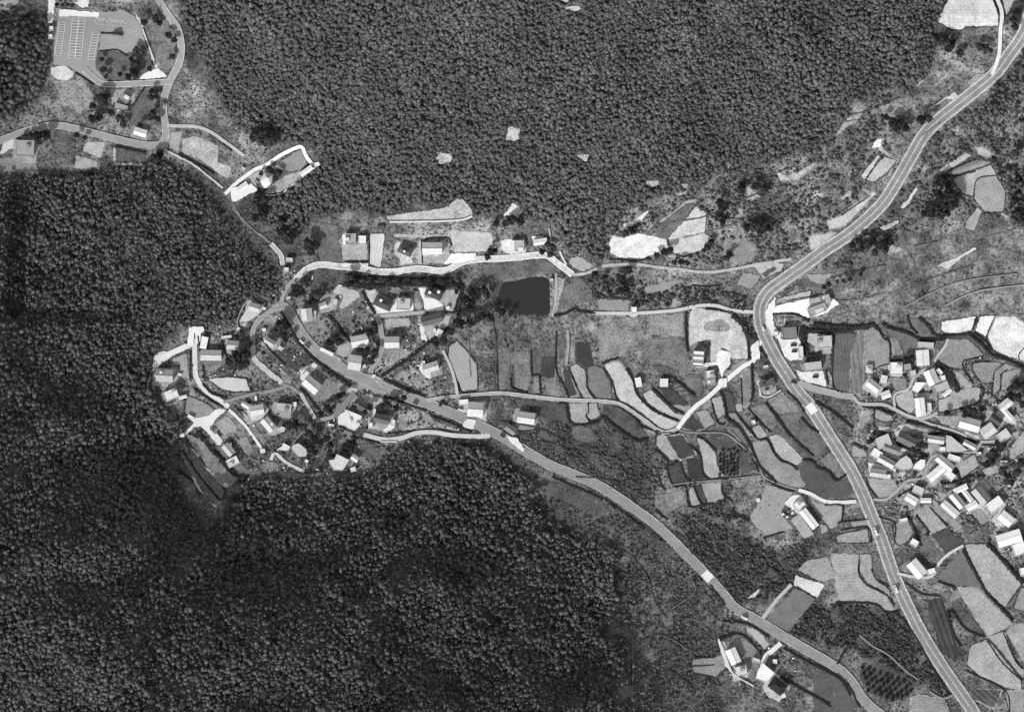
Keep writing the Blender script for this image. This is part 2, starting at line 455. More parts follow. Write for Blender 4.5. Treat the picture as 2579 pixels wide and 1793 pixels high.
road("lane", [(1073,1009),(1106,1003),(1150,998),(1250,990),(1294,993),(1360,1001),(1425,1007),(1491,1009),(1535,1012),(1568,1021),(1623,1058),(1656,1082),(1678,1089),(1706,1080)], 8, 178, edge=(1.5, 215))
road("lane", [(1706,1080),(1744,1031),(1786,998),(1819,967),(1869,925),(1898,908),(1904,882),(1917,858)], 11, 238)
road("lane", [(1491,789),(1592,789),(1650,786),(1705,781),(1760,770),(1803,770),(1847,782),(1900,786)], 8, 205)
road("lane", [(2012,965),(2056,980),(2110,993),(2150,1000)], 15, 165, edge=(1.4, 200))
road("lane", [(2150,1000),(2169,1017),(2225,1019),(2255,1032),(2293,1049),(2315,1054),(2338,1051),(2362,1039)], 8, 185)
road("lane", [(2315,1056),(2349,1070),(2404,1085),(2441,1101),(2473,1113),(2507,1111)], 6, 185)
road("lane", [(2255,1030),(2252,1005),(2258,990),(2289,979),(2306,945),(2347,919),(2361,897),(2381,870),(2387,853)], 6, 190)
road("lane", [(2473,1113),(2451,1139),(2381,1140),(2345,1154),(2336,1180),(2325,1203),(2285,1212),(2255,1241),(2231,1258),(2201,1258)], 6, 175)
road("lane", [(2158,1263),(2117,1265),(2078,1262),(2045,1245),(2012,1234)], 9, 228)
road("footpath", [(2012,1234),(1970,1222),(1935,1208),(1922,1197),(1908,1165),(1891,1146),(1860,1115),(1825,1092),(1780,1090),(1738,1089),(1711,1083)], 3.2, 150)
road("footpath", [(1922,1197),(1850,1205),(1740,1215),(1690,1222)], 3.0, 140)
road("lane", [(1922,1558),(1952,1517),(1994,1472)], 9, 190)
road("lane", [(1968,1620),(1945,1640),(1930,1652),(1920,1680)], 12, 240)
road("lane", [(2261,1444),(2309,1454),(2349,1451),(2366,1420),(2390,1396),(2428,1374)], 7, 205)
road("lane", [(2502,-5),(2517,36),(2514,79),(2512,133),(2505,162),(2494,192)], 9, 228)
road("footpath", [(2166,1600),(2200,1628),(2240,1651),(2281,1689),(2315,1713)], 4.5, 135)
road("footpath", [(2343,1743),(2377,1760),(2404,1750)], 3.2, 165)
road("footpath", [(1382,575),(1389,612)], 4, 170); road("footpath", [(1409,633),(1426,668)], 5, 210)
road("dam_crest", [(1400,688),(1402,743),(1391,798)], 6, 172, var=0.2)
road("footpath", [(1115,882),(1135,925),(1147,965),(1152,995)], 7, 195)
road("footpath", [(1430,830),(1430,880),(1425,920)], 7, 165, jit=1); road("footpath", [(2275,775),(2330,745),(2400,715),(2460,702),(2560,690)], 2.5, 150)
road("footpath", [(2380,770),(2430,745),(2480,730),(2579,718)], 3, 165)
road("footpath", [(1585,1780),(1594,1700),(1592,1620),(1600,1590)], 2.2, 125, jit=0.8, occ=False)
road("footpath", [(1590,1400),(1630,1455),(1650,1520),(1680,1560)], 2.0, 115, jit=0.8, occ=False); road("footpath", [(1690,1535),(1750,1490),(1740,1452),(1760,1440)], 2.0, 125, jit=0.8, occ=False)
road("footpath", [(1030,1480),(1055,1473),(1080,1460),(1105,1444)], 1.6, 80, jit=0.8, occ=False)
# pale repaired slabs across two roads
for (a, b2, par, C, o_) in ((2046, 1030, hw, HC, ho), (1783, 1452, vr, VC, vo)):
    k = int(np.argmin(np.hypot(C[:, 0] - a, C[:, 1] - b2)))
    link("concrete_slab", ribbon_mesh("concrete_slab", C[k - 2:k + 3], 21, o_ + 0.2, nacross=3, skirt=0), mat("new_concrete", alb(240), var=0.06), parent=par)

# ------------------------------------------------------------------ car park with its bay lines
cp = sheet("car_park", px('A', [(650,110),(1160,130),(1440,290),(1400,400),(1175,385),(1110,760),(1250,935),(1150,1000),(1000,900),(800,770),(630,760),(640,480),(690,200)]), 158, off=0.45, var=0.08, jit=0.4)
CPOFF = 0.45 + 60 * 0.006 + 0.05
def flat_lines(name, segs, w, g, parent, off):
    V, F = [], []
    for (a, b) in segs:
        a = np.array(a); b = np.array(b); d = (b - a) / max(np.linalg.norm(b - a), 1e-6); n = np.array([-d[1], d[0]]) * w / 2
        k = max(1, int(np.linalg.norm(b - a) / 12))
        for t in range(k):
            p0 = a + (b - a) * t / k; p1 = a + (b - a) * (t + 1) / k
            i = len(V)
            for qq in (p0 - n, p1 - n, p1 + n, p0 + n): V.append((wx(qq[0]), wy(qq[1]), float(zat(qq[0], qq[1])) + off))
            F.append((i + 3, i + 2, i + 1, i))
    return link(name, mesh(name, V, F), mat("line_paint", alb(g), var=0.12, scale=0.5), parent=parent)
def bays(x0, y0, x1, y1, w, n, both=None):
    segs = []
    def at(t, s): return (x0 + (x1 - x0) * t + s, y0 + (y1 - y0) * t)
    for i in range(n + 1): segs.append((at(i / n, 0), at(i / n, w)))
    for s in (0, w): segs.append((at(0, s), at(1, s)))
    flat_lines("bay_lines", [px('A', s) for s in segs], 1.5, 222, cp, CPOFF + 0.004 * len(cp.children))
bays(700, 270, 645, 650, 72, 14); bays(850, 225, 805, 680, 72, 14); bays(925, 225, 880, 685, 72, 14); bays(1085, 385, 1025, 695, 72, 10)
hat = []
for i in range(9):
    x = 1105 + i * 36; y = 215 + (i * 4)
    if i == 3: continue
    hat += [((x, y + 40), (x + 40, y)), ((x, y + 45), (x + 40, y + 85)), ((x + 40, y), (x + 70, y + 42))]
flat_lines("hatched_lines", [px('A', s) for s in hat], 1.4, 222, cp, CPOFF + 0.03)

# ------------------------------------------------------------------ fields, plots, yards   (plan sheet, tone, outline)
def grow(P, d):
    A = sum(P[i][0] * P[(i+1) % len(P)][1] - P[(i+1) % len(P)][0] * P[i][1] for i in range(len(P))); sg = 1 if A > 0 else -1; out = []
    for i in range(len(P)):
        a, b, c = [np.array(P[j % len(P)], float) for j in (i - 1, i, i + 1)]
        n1 = np.array([(b - a)[1], -(b - a)[0]]); n1 /= max(np.linalg.norm(n1), 1e-6); n2 = np.array([(c - b)[1], -(c - b)[0]]); n2 /= max(np.linalg.norm(n2), 1e-6)
        m = n1 + n2; m /= max(np.linalg.norm(m), .5); out.append(tuple(b + sg * m * d))
    return out
_f = [0]
def F_(reg, g, pts, **k):
    _f[0] += 1
    P = px(reg, pts)
    e_ = max(((P[i_][0] - P[i_-1][0], P[i_][1] - P[i_-1][1]) for i_ in range(len(P))), key=lambda d_: d_[0]**2 + d_[1]**2)
    k.setdefault('rows', (round(math.atan2(-e_[1], e_[0]) / .35) * .35 + math.pi / 2, 2.6, .07))
    # the unploughed margin round the plot: rank dark grass or a trodden pale baulk
    gm = (72, 158, 84, 66, 168, 78)[_f[0] % 6]
    sheet("field_margin", grow(P, random.uniform(2.5, 5.0)), gm, off=k.get('off', 0.35) - .25, var=.4, jit=1.6, matname="field_margin", occ=False)
    sheet("field", P, g, off=k.pop('off', 0.35), var=k.pop('var', .24), matname="field_soil", **k)
def G_(reg, g, pts, **k): sheet("grass_plot", px(reg, pts), g, off=k.pop('off', 0.22), var=k.pop('var', 0.42), jit=2.0, matname="grass_plot", **k)
def Y_(reg, g, pts, **k): sheet("yard", px(reg, pts), g, off=k.pop('off', 0.18), var=k.pop('var', 0.22), jit=1.5, matname="yard_ground", **k)
D1 = math.radians(150)
F_('V',198,[(1240,640),(1390,590),(1420,610),(1560,800),(1620,960),(1740,1110),(1880,1210),(2060,1270),(2090,1310),(1980,1370),(1880,1350),(1650,1190),(1430,1050),(1370,960),(1330,830)])
F_('V',192,[(1680,970),(1770,920),(1880,1020),(2050,1190),(2170,1220),(2130,1270),(1900,1180),(1760,1080)])
F_('V',78,[(1900,910),(1990,880),(2200,1080),(2160,1110),(2050,1090)])
F_('V',155,[(2010,1090),(2220,1110),(2200,1170),(2110,1180)])
F_('V',128,[(1050,680),(1130,640),(1220,680),(1310,850),(1320,1020),(1150,1010),(1060,890)])
F_('V',166,[(850,660),(920,620),(1020,700),(1040,880),(1120,1030),(980,1000)])
F_('V',76,[(760,690),(820,690),(930,980),(820,1000)])
F_('V',68,[(920,380),(1060,380),(1110,640),(1030,670),(920,580)])
F_('V',74,[(520,545),(670,545),(650,770),(520,760)],rows=(0.0,1.9,0.3))
G_('V',102,[(410,480),(690,400),(690,540),(520,545),(510,740),(420,740)])
G_('V',142,[(1190,110),(1620,90),(1720,320),(1560,360),(1480,520),(1190,590),(1170,300)])
G_('V',148,[(1760,60),(2150,40),(2150,300),(1760,290)])
G_('V',124,[(1640,360),(2130,310),(2230,620),(2180,740),(1950,640),(1720,560)])
F_('V',168,[(850,1080),(1050,1065),(1060,1170),(1020,1200),(1060,1300),(870,1300)])
F_('V',168,[(1075,1070),(1150,1070),(1190,1220),(1080,1265),(1045,1210)])
G_('V',90,[(1230,1090),(1400,1110),(1600,1260),(1740,1440),(1660,1500),(1450,1370),(1220,1210)])
F_('U',160,[(460,1310),(600,1290),(690,1440),(580,1500)]); F_('U',76,[(290,1490),(430,1340),(570,1500),(450,1530)])
F_('U',172,[(650,1160),(760,1120),(810,1330),(720,1390)]); F_('U',86,[(790,1060),(880,1090),(930,1300),(840,1300)])
F_('U',140,[(1000,870),(1100,800),(1090,1190),(1030,1260),(1000,1100)]); F_('U',146,[(840,1330),(920,1320),(990,1420),(1150,1590),(1050,1590),(930,1450)])
F_('U',168,[(930,1220),(1000,1215),(1010,1310),(940,1310)]); G_('U',128,[(1090,1260),(1250,1210),(1420,1400),(1390,1500),(1320,1540)])
G_('U',138,[(1290,1190),(1460,1080),(1640,1250),(1650,1310),(1420,1330)]); G_('U',120,[(330,900),(510,870),(560,1060),(480,1110),(330,960)])
F_('U',152,[(810,920),(900,780),(1050,720),(1090,740),(850,950)])
Y_('U',200,[(390,250),(420,110),(700,150),(880,190),(1010,360),(1050,500),(1070,700),(880,700),(860,620),(770,570),(700,730),(640,740),(640,480),(480,500),(390,560)],var=0.3)
G_('U',150,[(640,270),(760,250),(860,330),(840,380),(700,390),(560,370),(560,320)],off=0.42)
Y_('U',244,[(440,770),(700,730),(730,600),(860,620),(870,680),(860,770),(800,830),(770,940),(720,770),(570,800),(470,800)],off=0.5)
Y_('U',244,[(740,930),(830,920),(820,1030),(720,1010)],off=1.5); Y_('U',236,[(1100,560),(1190,480),(1210,690),(1110,720)],off=1.5)
F_('W',172,[(480,240),(560,250),(620,330),(690,400),(710,560),(790,650),(760,690),(640,700),(570,640),(530,400)])
F_('W',162,[(20,220),(100,190),(210,330),(270,470),(190,500),(20,330)]); F_('W',76,[(130,230),(310,210),(470,430),(290,490)])
F_('W',168,[(150,580),(280,520),(320,630),(390,760),(230,780)]); F_('W',66,[(370,490),(500,480),(560,700),(400,710)],rows=(math.radians(10),1.8,0.3))
F_('W',162,[(540,770),(760,760),(770,940),(610,980)]); F_('W',166,[(390,830),(440,800),(530,1010),(420,1020)]); F_('W',82,[(460,800),(530,790),(600,980),(540,990)])
G_('W',150,[(870,730),(1080,700),(1060,760),(960,820),(900,800)]); F_('W',152,[(1140,300),(1290,270),(1360,420),(1440,510),(1570,560),(1700,740),(1720,800),(1560,810),(1400,740),(1220,570),(1140,440)])
F_('W',176,[(1310,220),(1430,200),(1560,330),(1700,480),(1640,560),(1480,490),(1380,380)]); F_('W',164,[(1110,120),(1200,90),(1300,220),(1190,260)])
G_('W',92,[(1640,590),(1730,510),(1900,580),(2080,730),(2240,700),(2270,860),(2150,940),(1900,925),(1740,800)],var=0.18)
G_('W',126,[(1900,500),(2010,400),(2190,610),(2100,660),(1990,600)])
G_('W',160,[(1290,780),(1590,870),(1490,990),(1450,1130),(1590,1270),(1400,1340),(1290,1360),(1160,1250),(1090,1150),(1180,1000)],var=0.14)
F_('W',164,[(1760,960),(1960,1010),(2150,1030),(2150,1180),(2100,1200),(2080,1250),(2020,1270),(1910,1130)]); F_('W',166,[(1900,1230),(1970,1250),(1990,1310),(1910,1350)])
F_('W',174,[(2080,1380),(2280,1330),(2280,1400),(2120,1430)]); G_('W',134,[(0,900),(330,840),(370,1020),(100,1100),(0,1020)],var=0.4)
Y_('W',172,[(1560,1180),(1660,1110),(1830,1350),(1720,1400)]); Y_('W',236,[(1480,990),(1590,900),(1690,900),(1730,1010),(1600,1100),(1560,1050)])
F_('K',168,[(130,425),(330,430),(330,560),(400,660),(540,740),(600,840),(540,850),(440,790),(200,775),(160,600)]); F_('K',160,[(345,430),(430,430),(430,530),(480,620),(555,690),(590,790),(530,710),(400,640),(345,560)])
F_('K',148,[(590,210),(690,170),(740,270),(700,330),(640,360),(610,340)]); F_('K',164,[(740,110),(860,65),(985,230),(870,275)])
F_('K',84,[(890,285),(990,240),(1110,330),(985,420)]); F_('K',170,[(1120,360),(1300,350),(1540,650),(1420,820),(1270,690)])
F_('K',170,[(1060,670),(1220,685),(1470,940),(1300,1040)]); G_('K',92,[(1020,800),(1060,760),(1290,1040),(1150,990)]); G_('K',116,[(920,590),(1100,400),(1210,600),(1220,670),(1060,660)],var=0.18)
F_('K',172,[(1170,1110),(1290,1060),(1540,1360),(1540,1440),(1440,1420),(1240,1330),(1140,1250)]); F_('K',166,[(1300,1040),(1420,1000),(1500,1220),(1560,1280),(1560,1350)])
F_('K',168,[(1480,950),(1565,940),(1565,1240),(1440,1010)]); F_('K',150,[(1540,680),(1565,680),(1565,850),(1490,830)]); F_('K',76,[(850,780),(950,760),(1060,1150),(1050,1220),(960,1150),(880,900)],rows=(math.radians(20),5.0,.3))
F_('K',152,[(780,1480),(960,1510),(1010,1610),(720,1610),(730,1500)]); F_('K',154,[(1420,1440),(1565,1430),(1565,1620),(1460,1610)]); F_('K',158,[(180,290),(400,240),(410,340),(170,340)])
F_('K',158,[(280,190),(400,180),(410,210),(290,230)]); G_('K',104,[(430,480),(500,490),(510,590),(470,610)]); F_('K',132,[(510,140),(620,160),(600,190),(520,190)])
G_('K',106,[(1080,200),(1280,270),(1290,345),(1140,330)]); F_('K',150,[(1150,110),(1240,90),(1310,170),(1250,210)]); F_('K',92,[(1160,1430),(1400,1440),(1340,1570),(1180,1500)],rows=(math.radians(50),4.0,0.3))
G_('K',98,[(0,1280),(230,1350),(330,1596),(0,1620)],var=0.2); G_('K',88,[(330,1290),(480,1230),(760,1400),(700,1500),(560,1530),(380,1420)],var=0.2)
F_('S',232,[(1180,160),(1640,90),(1560,300),(1300,320),(1170,280)]); F_('S',232,[(1690,90),(1890,80),(1770,360),(1630,280)]); F_('S',224,[(1910,100),(2140,90),(2300,190),(2300,690),(1880,560),(1800,350)])
F_('S',142,[(1130,640),(1250,400),(1530,400),(1740,600),(1480,680),(1450,790),(1330,780),(1120,690)]); F_('S',142,[(1600,720),(1830,700),(1980,710),(1880,830),(1850,980),(1700,970),(1600,830)])
F_('S',150,[(1990,850),(2200,790),(2140,960),(2040,1050),(1975,1050)]); F_('S',146,[(1885,840),(2030,720),(2190,770),(1980,850),(1960,1060),(1870,1150)])
F_('S',150,[(160,240),(270,240),(490,410),(490,710),(370,740),(250,800),(150,720)]); F_('S',134,[(500,380),(580,380),(630,480),(640,640),(540,590)]); F_('S',114,[(400,200),(740,300),(850,400),(850,560),(690,600),(640,440),(480,340)])
F_('S',172,[(1140,1120),(1640,1040),(1700,1060),(1675,1230),(1400,1320),(1150,1370)]); F_('S',168,[(1370,830),(1430,850),(1590,1020),(1500,1050),(1400,900)])
F_('S',180,[(560,1160),(680,1100),(780,1070),(810,1180),(830,1330),(740,1390),(600,1300)]); F_('S',168,[(300,1330),(500,1420),(550,1480),(420,1500),(290,1450)]); F_('S',150,[(60,1560),(180,1340),(260,1360),(110,1590)])
F_('S',140,[(480,900),(700,920),(720,1060),(570,1090)]); G_('S',110,[(740,100),(880,130),(1070,310),(1040,360),(940,350),(800,250)])
F_('R',104,[(1170,850),(1410,870),(1390,960),(1340,1060),(1310,1540),(1160,1500),(1110,1300),(1130,1020)],rows=(math.radians(6),2.6,0.16)); F_('R',124,[(1430,830),(1490,850),(1480,1200),(1470,1560),(1320,1540),(1350,1050)],rows=(math.radians(6),4.5,0.16))
Y_('R',246,[(430,640),(480,540),(700,500),(1000,430),(1160,480),(1210,520),(1050,630),(850,690),(700,620)],off=0.55,var=0.05)
Y_('R',236,[(360,640),(385,540),(470,440),(470,560),(440,640),(450,780),(540,860),(530,940),(430,880),(370,780)],off=0.6,var=0.06)
Y_('R',232,[(500,930),(690,930),(720,900),(780,980),(790,1160),(640,1180),(570,1120)],off=0.5); Y_('R',226,[(700,1280),(820,1310),(1020,1290),(1060,1470),(900,1440),(760,1390)],off=0.4)
Y_('R',192,[(850,860),(1120,890),(1110,1050),(940,1030),(840,960)]); F_('R',182,[(490,470),(880,370),(870,430),(620,480)]); G_('R',162,[(820,190),(1150,180),(1150,260),(970,300),(880,270)],var=0.15); G_('R',92,[(490,420),(680,310),(690,360),(560,440)])
Y_('R',188,[(200,60),(560,60),(540,140),(330,230)]); G_('R',96,[(300,180),(440,100),(490,120),(350,220)],off=0.5); G_('R',96,[(690,250),(820,230),(960,310),(740,360)])
F_('Q',200,[(1150,320),(1270,400),(1250,640),(1350,690),(1200,830),(1000,890),(870,840),(830,700),(900,600),(1070,430)])
G_('Q',108,[(1060,290),(1130,300),(1060,440),(880,640),(760,690),(680,660),(700,560)],off=0.5); Y_('Q',226,[(150,650),(300,680),(500,630),(800,700),(850,790),(640,880),(540,910),(290,910),(170,860)],var=0.25)
Y_('Q',215,[(310,500),(350,530),(470,470),(580,370),(610,370),(560,450),(420,540),(330,570)],var=0.25); Y_('Q',175,[(680,540),(1040,270),(1150,230),(1150,270),(1040,290),(700,540)],var=0.3)
G_('Q',152,[(560,1250),(900,1160),(1010,1170),(800,1270),(580,1330)],var=0.12); G_('Q',154,[(1700,1080),(1890,1120),(1800,1260),(1620,1220)],var=0.18); G_('Q',142,[(1460,700),(1700,690),(1850,800),(1800,950),(1470,970)],var=0.35)
G_('Q',172,[(590,50),(720,40),(640,110)]); G_('Q',166,[(1730,90),(1890,210),(1790,260),(1740,230)])
F_('Z',194,[(120,770),(240,730),(540,500),(570,510),(280,810),(140,840)]); F_('Z',184,[(480,390),(640,170),(760,210),(680,310),(560,400)]); F_('Z',192,[(430,350),(590,150),(610,170),(470,380)])
F_('Z',182,[(1160,300),(1400,140),(1470,150),(1200,320)]); F_('Z',174,[(1290,380),(1640,250),(1700,350),(1520,380),(1480,540),(1380,510)]); F_('Z',160,[(1520,370),(1690,350),(1780,500),(1760,680),(1590,680),(1490,570),(1500,400)])
F_('Z',188,[(1500,90),(1570,85),(1650,140),(1640,170),(1540,160)]); F_('Z',168,[(1520,640),(1560,680),(1490,860),(1400,830),(1440,740)]); Y_('Z',206,[(1150,1180),(1330,1110),(1500,1010),(1510,1030),(1350,1130),(1240,1215)]); Y_('Z',210,[(800,640),(860,580),(950,450),(960,470),(880,610),(830,660)])
F_('Z',184,[(610,830),(780,760),(790,790),(650,860)]); F_('Z',194,[(-40,910),(80,890),(200,880),(60,1000),(-30,1030)]); F_('Z',136,[(1210,315),(1500,205),(1640,220),(1620,245),(1300,345)],rows=(math.radians(108),6.5,0.25))
F_('L',222,[(1420,-20),(1850,-20),(1920,180),(1930,290),(1580,300),(1540,330),(1430,330),(1270,240)]); F_('L',184,[(1975,-20),(2110,-20),(2010,170)]); Y_('L',204,[(1140,1200),(1420,1020),(1470,980),(1520,1030),(1480,1080),(1400,1050),(1240,1150)])
G_('L',152,[(680,1120),(880,1100),(1000,1180),(800,1260),(720,1220)],var=0.4); Y_('L',224,[(600,1570),(640,1490),(710,1475),(700,1560)]); G_('L',152,[(1600,880),(1720,790),(1830,810),(1640,960)],var=0.35); G_('L',140,[(380,1110),(480,1090),(560,1150),(440,1180)],var=0.4)
Y_('P',220,[(530,290),(640,140),(730,210),(770,240),(700,300)],var=0.2); Y_('P',196,[(0,90),(80,110),(170,210),(190,290),(0,340)],var=0.25); Y_('N',180,[(1240,300),(1500,260),(1900,210),(2050,100),(2180,190),(2250,290),(2100,340),(1300,370)],var=0.3)
Y_('P',196,[(0,470),(380,480),(420,560),(340,700),(0,710)],var=0.2); Y_('P',222,[(420,600),(600,560),(780,560),(800,720),(640,740),(540,700)]); G_('P',170,[(1310,770),(1430,760),(1560,860),(1450,930),(1370,900),(1290,830)],var=0.2)
G_('P',152,[(1610,1240),(1990,1265),(1970,1390),(1640,1370)],var=0.14); G_('P',106,[(380,850),(1000,790),(1140,860),(1100,940),(840,965),(560,1035),(300,990)]); G_('P',168,[(1130,1000),(1250,1010),(1150,1400),(1110,1400)]); G_('P',114,[(1220,1120),(1420,1000),(1560,1150),(1560,1270),(1380,1290),(1150,1390)])
F_('N',204,[(1060,500),(1230,500),(1180,880),(1060,850)],var=0.1); Y_('N',176,[(740,620),(1030,620),(1030,800),(740,790)]); G_('N',112,[(380,360),(700,400),(700,640),(740,820),(500,830),(400,560)]); Y_('N',172,[(1660,750),(1900,750),(1960,640),(1980,780),(1940,840),(1660,830)])
Y_('N',178,[(1330,500),(1920,520),(1920,545),(1340,540)]); Y_('N',188,[(1980,460),(2280,470),(2280,700),(2030,720)]); Y_('N',208,[(1370,690),(1500,760),(1560,830),(1420,850)]); Y_('N',243,[(1990,720),(2280,720),(2280,790),(2100,830),(1990,840),(1900,850)],off=1.2)
Y_('N',228,[(740,830),(1040,835),(1040,865),(745,870)],off=1.2)
G_('F',88,[(360,170),(540,130),(680,280),(560,420),(440,380)]); Y_('F',194,[(700,310),(790,350),(920,380),(940,440),(740,590),(700,570),(760,440),(620,390)],var=0.18); Y_('F',168,[(480,440),(680,400),(680,590),(480,640)],var=0.4)
G_('F',124,[(800,560),(950,530),(1030,680),(1010,740),(840,780),(790,650)]); Y_('F',180,[(200,580),(400,570),(400,730),(290,740)]); G_('F',138,[(300,760),(570,690),(700,850),(560,940),(460,950),(340,860)]); G_('F',124,[(660,680),(780,640),(830,740),(740,790)])
Y_('F',210,[(1000,370),(1130,370),(1090,520),(1070,530),(1000,400)]); Y_('F',242,[(1080,530),(1240,590),(1340,460),(1470,450),(1540,480),(1560,520),(1510,640),(1110,660)],var=0.06); Y_('F',246,[(1610,340),(1720,350),(1680,450),(1820,480),(1900,540),(1900,600),(1690,610),(1660,460)],var=0.05)
Y_('F',178,[(1930,360),(2090,370),(2020,620),(1930,600),(1900,500)]); Y_('F',156,[(1570,560),(1590,440),(1650,540),(1640,600),(1600,600)]); Y_('F',198,[(1910,660),(1990,660),(1950,780),(1860,820),(1840,780)]); Y_('F',236,[(1610,750),(1680,765),(1690,860),(1720,960),(1650,930)])
Y_('F',184,[(1690,780),(1830,780),(1820,850),(1740,950),(1700,870)],var=0.2); Y_('F',178,[(1220,700),(1510,690),(1520,780),(1340,800),(1310,850),(1240,800)]); G_('F',156,[(1490,1000),(1600,980),(1540,1080),(1260,1260),(1200,1280),(1280,1060),(1430,1030)]); G_('F',152,[(1320,1370),(1500,1230),(1610,1300),(1720,1400),(1750,1500),(1560,1470)])
Y_('F',236,[(1650,1200),(1700,1270),(1760,1320),(1750,1400),(1650,1320),(1620,1240)]); F_('F',172,[(1970,1010),(2060,950),(2180,1090),(2280,1230),(2290,1500),(2120,1530),(1960,1150)],var=0.07); Y_('F',176,[(700,1000),(830,970),(840,1060),(760,1140),(680,1100)])
G_('F',104,[(1760,1390),(1900,1330),(1990,1520),(1880,1540)]); G_('F',84,[(0,1050),(350,1120),(380,1220),(160,1280),(0,1200)]); Y_('F',164,[(250,1270),(380,1220),(460,1260),(360,1300)]); Y_('F',146,[(480,1500),(700,1420),(840,1480),(820,1530),(560,1596)],var=0.35)
Y_('G',190,[(940,520),(1060,510),(1230,580),(1130,680),(1080,690),(1000,600)]); G_('G',158,[(1390,700),(1440,650),(1700,730),(1820,830),(2000,900),(2130,960),(1880,920),(1560,910),(1430,940),(1370,870)]); Y_('G',240,[(690,760),(800,690),(980,770),(920,910),(880,950),(790,910),(690,860)],var=0.07)
G_('G',104,[(920,1090),(1020,1080),(1230,1110),(1160,1200),(1100,1260),(960,1240),(900,1180)]); Y_('G',176,[(1030,780),(1330,770),(1340,900),(1230,950),(1040,890)],var=0.35); Y_('G',188,[(760,430),(930,450),(880,510),(790,490)])
F_('E',148,[(530,620),(700,700),(930,1010),(1070,1110),(960,1190),(880,1130),(730,920),(560,680)],var=0.3,off=1.6); F_('E',122,[(540,740),(730,960),(850,1110),(930,1240),(900,1320),(740,1150),(600,970)],var=0.3,off=1.0); F_('E',205,[(560,1060),(600,1080),(715,1270),(650,1230)],var=0.25); F_('E',118,[(440,690),(500,740),(590,960),(740,1170),(880,1340),(800,1330),(600,1060),(480,860)],var=0.3,off=0.5)
F_('E',156,[(530,200),(740,290),(820,350),(760,420),(600,440),(500,380)],var=0.2); Y_('E',238,[(530,430),(620,440),(740,420),(830,350),(920,340),(950,355),(830,460),(760,560),(870,640),(900,720),(860,740),(780,640),(680,530),(600,540),(500,640),(460,630),(520,570),(600,500)],var=0.07)
Y_('E',166,[(830,490),(960,420),(1070,540),(1040,590),(900,610)],var=0.3); F_('E',210,[(760,20),(1010,0),(1160,20),(1210,150),(1000,150),(880,110)],var=0.1); G_('E',134,[(950,960),(1100,940),(1220,1020),(1160,1060),(1060,1050)]); G_('E',140,[(1380,910),(1520,960),(1480,1030),(1400,1000)]); Y_('E',156,[(220,80),(320,120),(250,160)])
Y_('D',214,[(1450,640),(1540,440),(1600,430),(1720,520),(1600,620)],var=0.1); Y_('D',242,[(730,700),(940,695),(940,770),(890,800),(870,830),(800,780),(790,960),(700,960)],off=1.3,var=0.05); Y_('D',170,[(480,1170),(690,1080),(720,1440),(600,1430),(600,1240),(500,1240)],var=0.2)
G_('A',162,[(1160,170),(1420,130),(1560,200),(1650,340),(1700,580),(1480,620),(1150,590),(1170,390),(1400,410),(1420,300)],var=0.1); G_('A',100,[(1150,600),(1480,620),(1720,650),(1790,800),(1600,900),(1230,940),(1110,780)]); Y_('A',240,[(700,120),(1160,160),(1150,210),(830,200),(690,210)],off=0.9,var=0.06)
Y_('A',208,[(600,790),(760,760),(870,850),(800,940),(680,930),(600,860)],var=0.2); G_('A',146,[(640,950),(960,920),(1090,1100),(1070,1200),(930,1320),(800,1220),(600,1240),(700,1100)],var=0.45); Y_('A',228,[(580,-20),(660,-20),(620,290),(560,280)],var=0.08); F_('A',164,[(-20,60),(200,-10),(230,40),(60,150),(-20,160)])
Y_('A',166,[(1280,1040),(1560,1040),(1560,1200),(1300,1220)],var=0.25); G_('A',104,[(1560,1150),(1700,1050),(1840,1120),(1860,1450),(1500,1440),(1490,1350)]); Y_('A',236,[(1700,830),(1840,800),(1930,900),(1600,930)],var=0.08); G_('A',120,[(1650,340),(1800,200),(1930,230),(2030,430),(2050,700),(1900,850),(1780,640)],var=0.45)
Y_('A',205,[(1550,130),(1640,260),(1800,640),(1830,790),(1790,800),(1700,480),(1600,280)],var=0.15); Y_('A',215,[(800,-20),(1050,-20),(1030,90),(960,110),(880,60)],var=0.2)
Y_('B',218,[(60,480),(180,460),(180,560),(20,640)]); G_('B',154,[(-20,720),(60,680),(430,670),(450,870),(320,870),(160,840),(-20,830)],var=0.14); G_('B',198,[(1310,560),(1340,560),(1340,730),(1640,740),(1640,775),(1310,770)],var=0.15); G_('B',98,[(1340,560),(1680,630),(1690,750),(1345,735)],off=0.4)
Y_('B',174,[(880,650),(1130,720),(1130,790),(870,810)],var=0.3); Y_('B',186,[(1000,500),(1220,500),(1170,690),(960,600)],var=0.22); G_('B',124,[(640,510),(770,560),(780,600),(620,600)]); Y_('B',166,[(1960,400),(2100,370),(2060,610),(1950,560)],var=0.25)
Y_('C',174,[(280,240),(440,200),(690,320),(680,500),(840,560),(850,660),(780,690),(640,590),(500,480),(280,390)],var=0.35); G_('C',140,[(1330,560),(1560,390),(1640,370),(1710,500),(1640,590),(1480,600)],var=0.12); Y_('C',246,[(1110,700),(1290,740),(1290,790),(1190,800)],var=0.05); Y_('C',238,[(830,800),(1060,740),(1140,820),(850,960)],var=0.06,off=1.3)
Y_('C',164,[(1300,760),(1480,650),(1620,600),(1640,680),(1440,840),(1200,860)],var=0.3); Y_('C',178,[(970,700),(1230,560),(1330,560),(1100,700),(1140,800)],var=0.2)
Y_('Y',222,[(1640,360),(1900,440),(1840,560),(1620,450)],var=0.22); G_('Y',162,[(1740,220),(1940,190),(2000,380),(1880,420),(1660,310)],var=0.2); G_('Y',124,[(1640,470),(1830,570),(1570,870),(1370,760)],var=0.2); Y_('Y',188,[(1180,830),(1290,840),(1400,980),(1350,1030)],var=0.1)
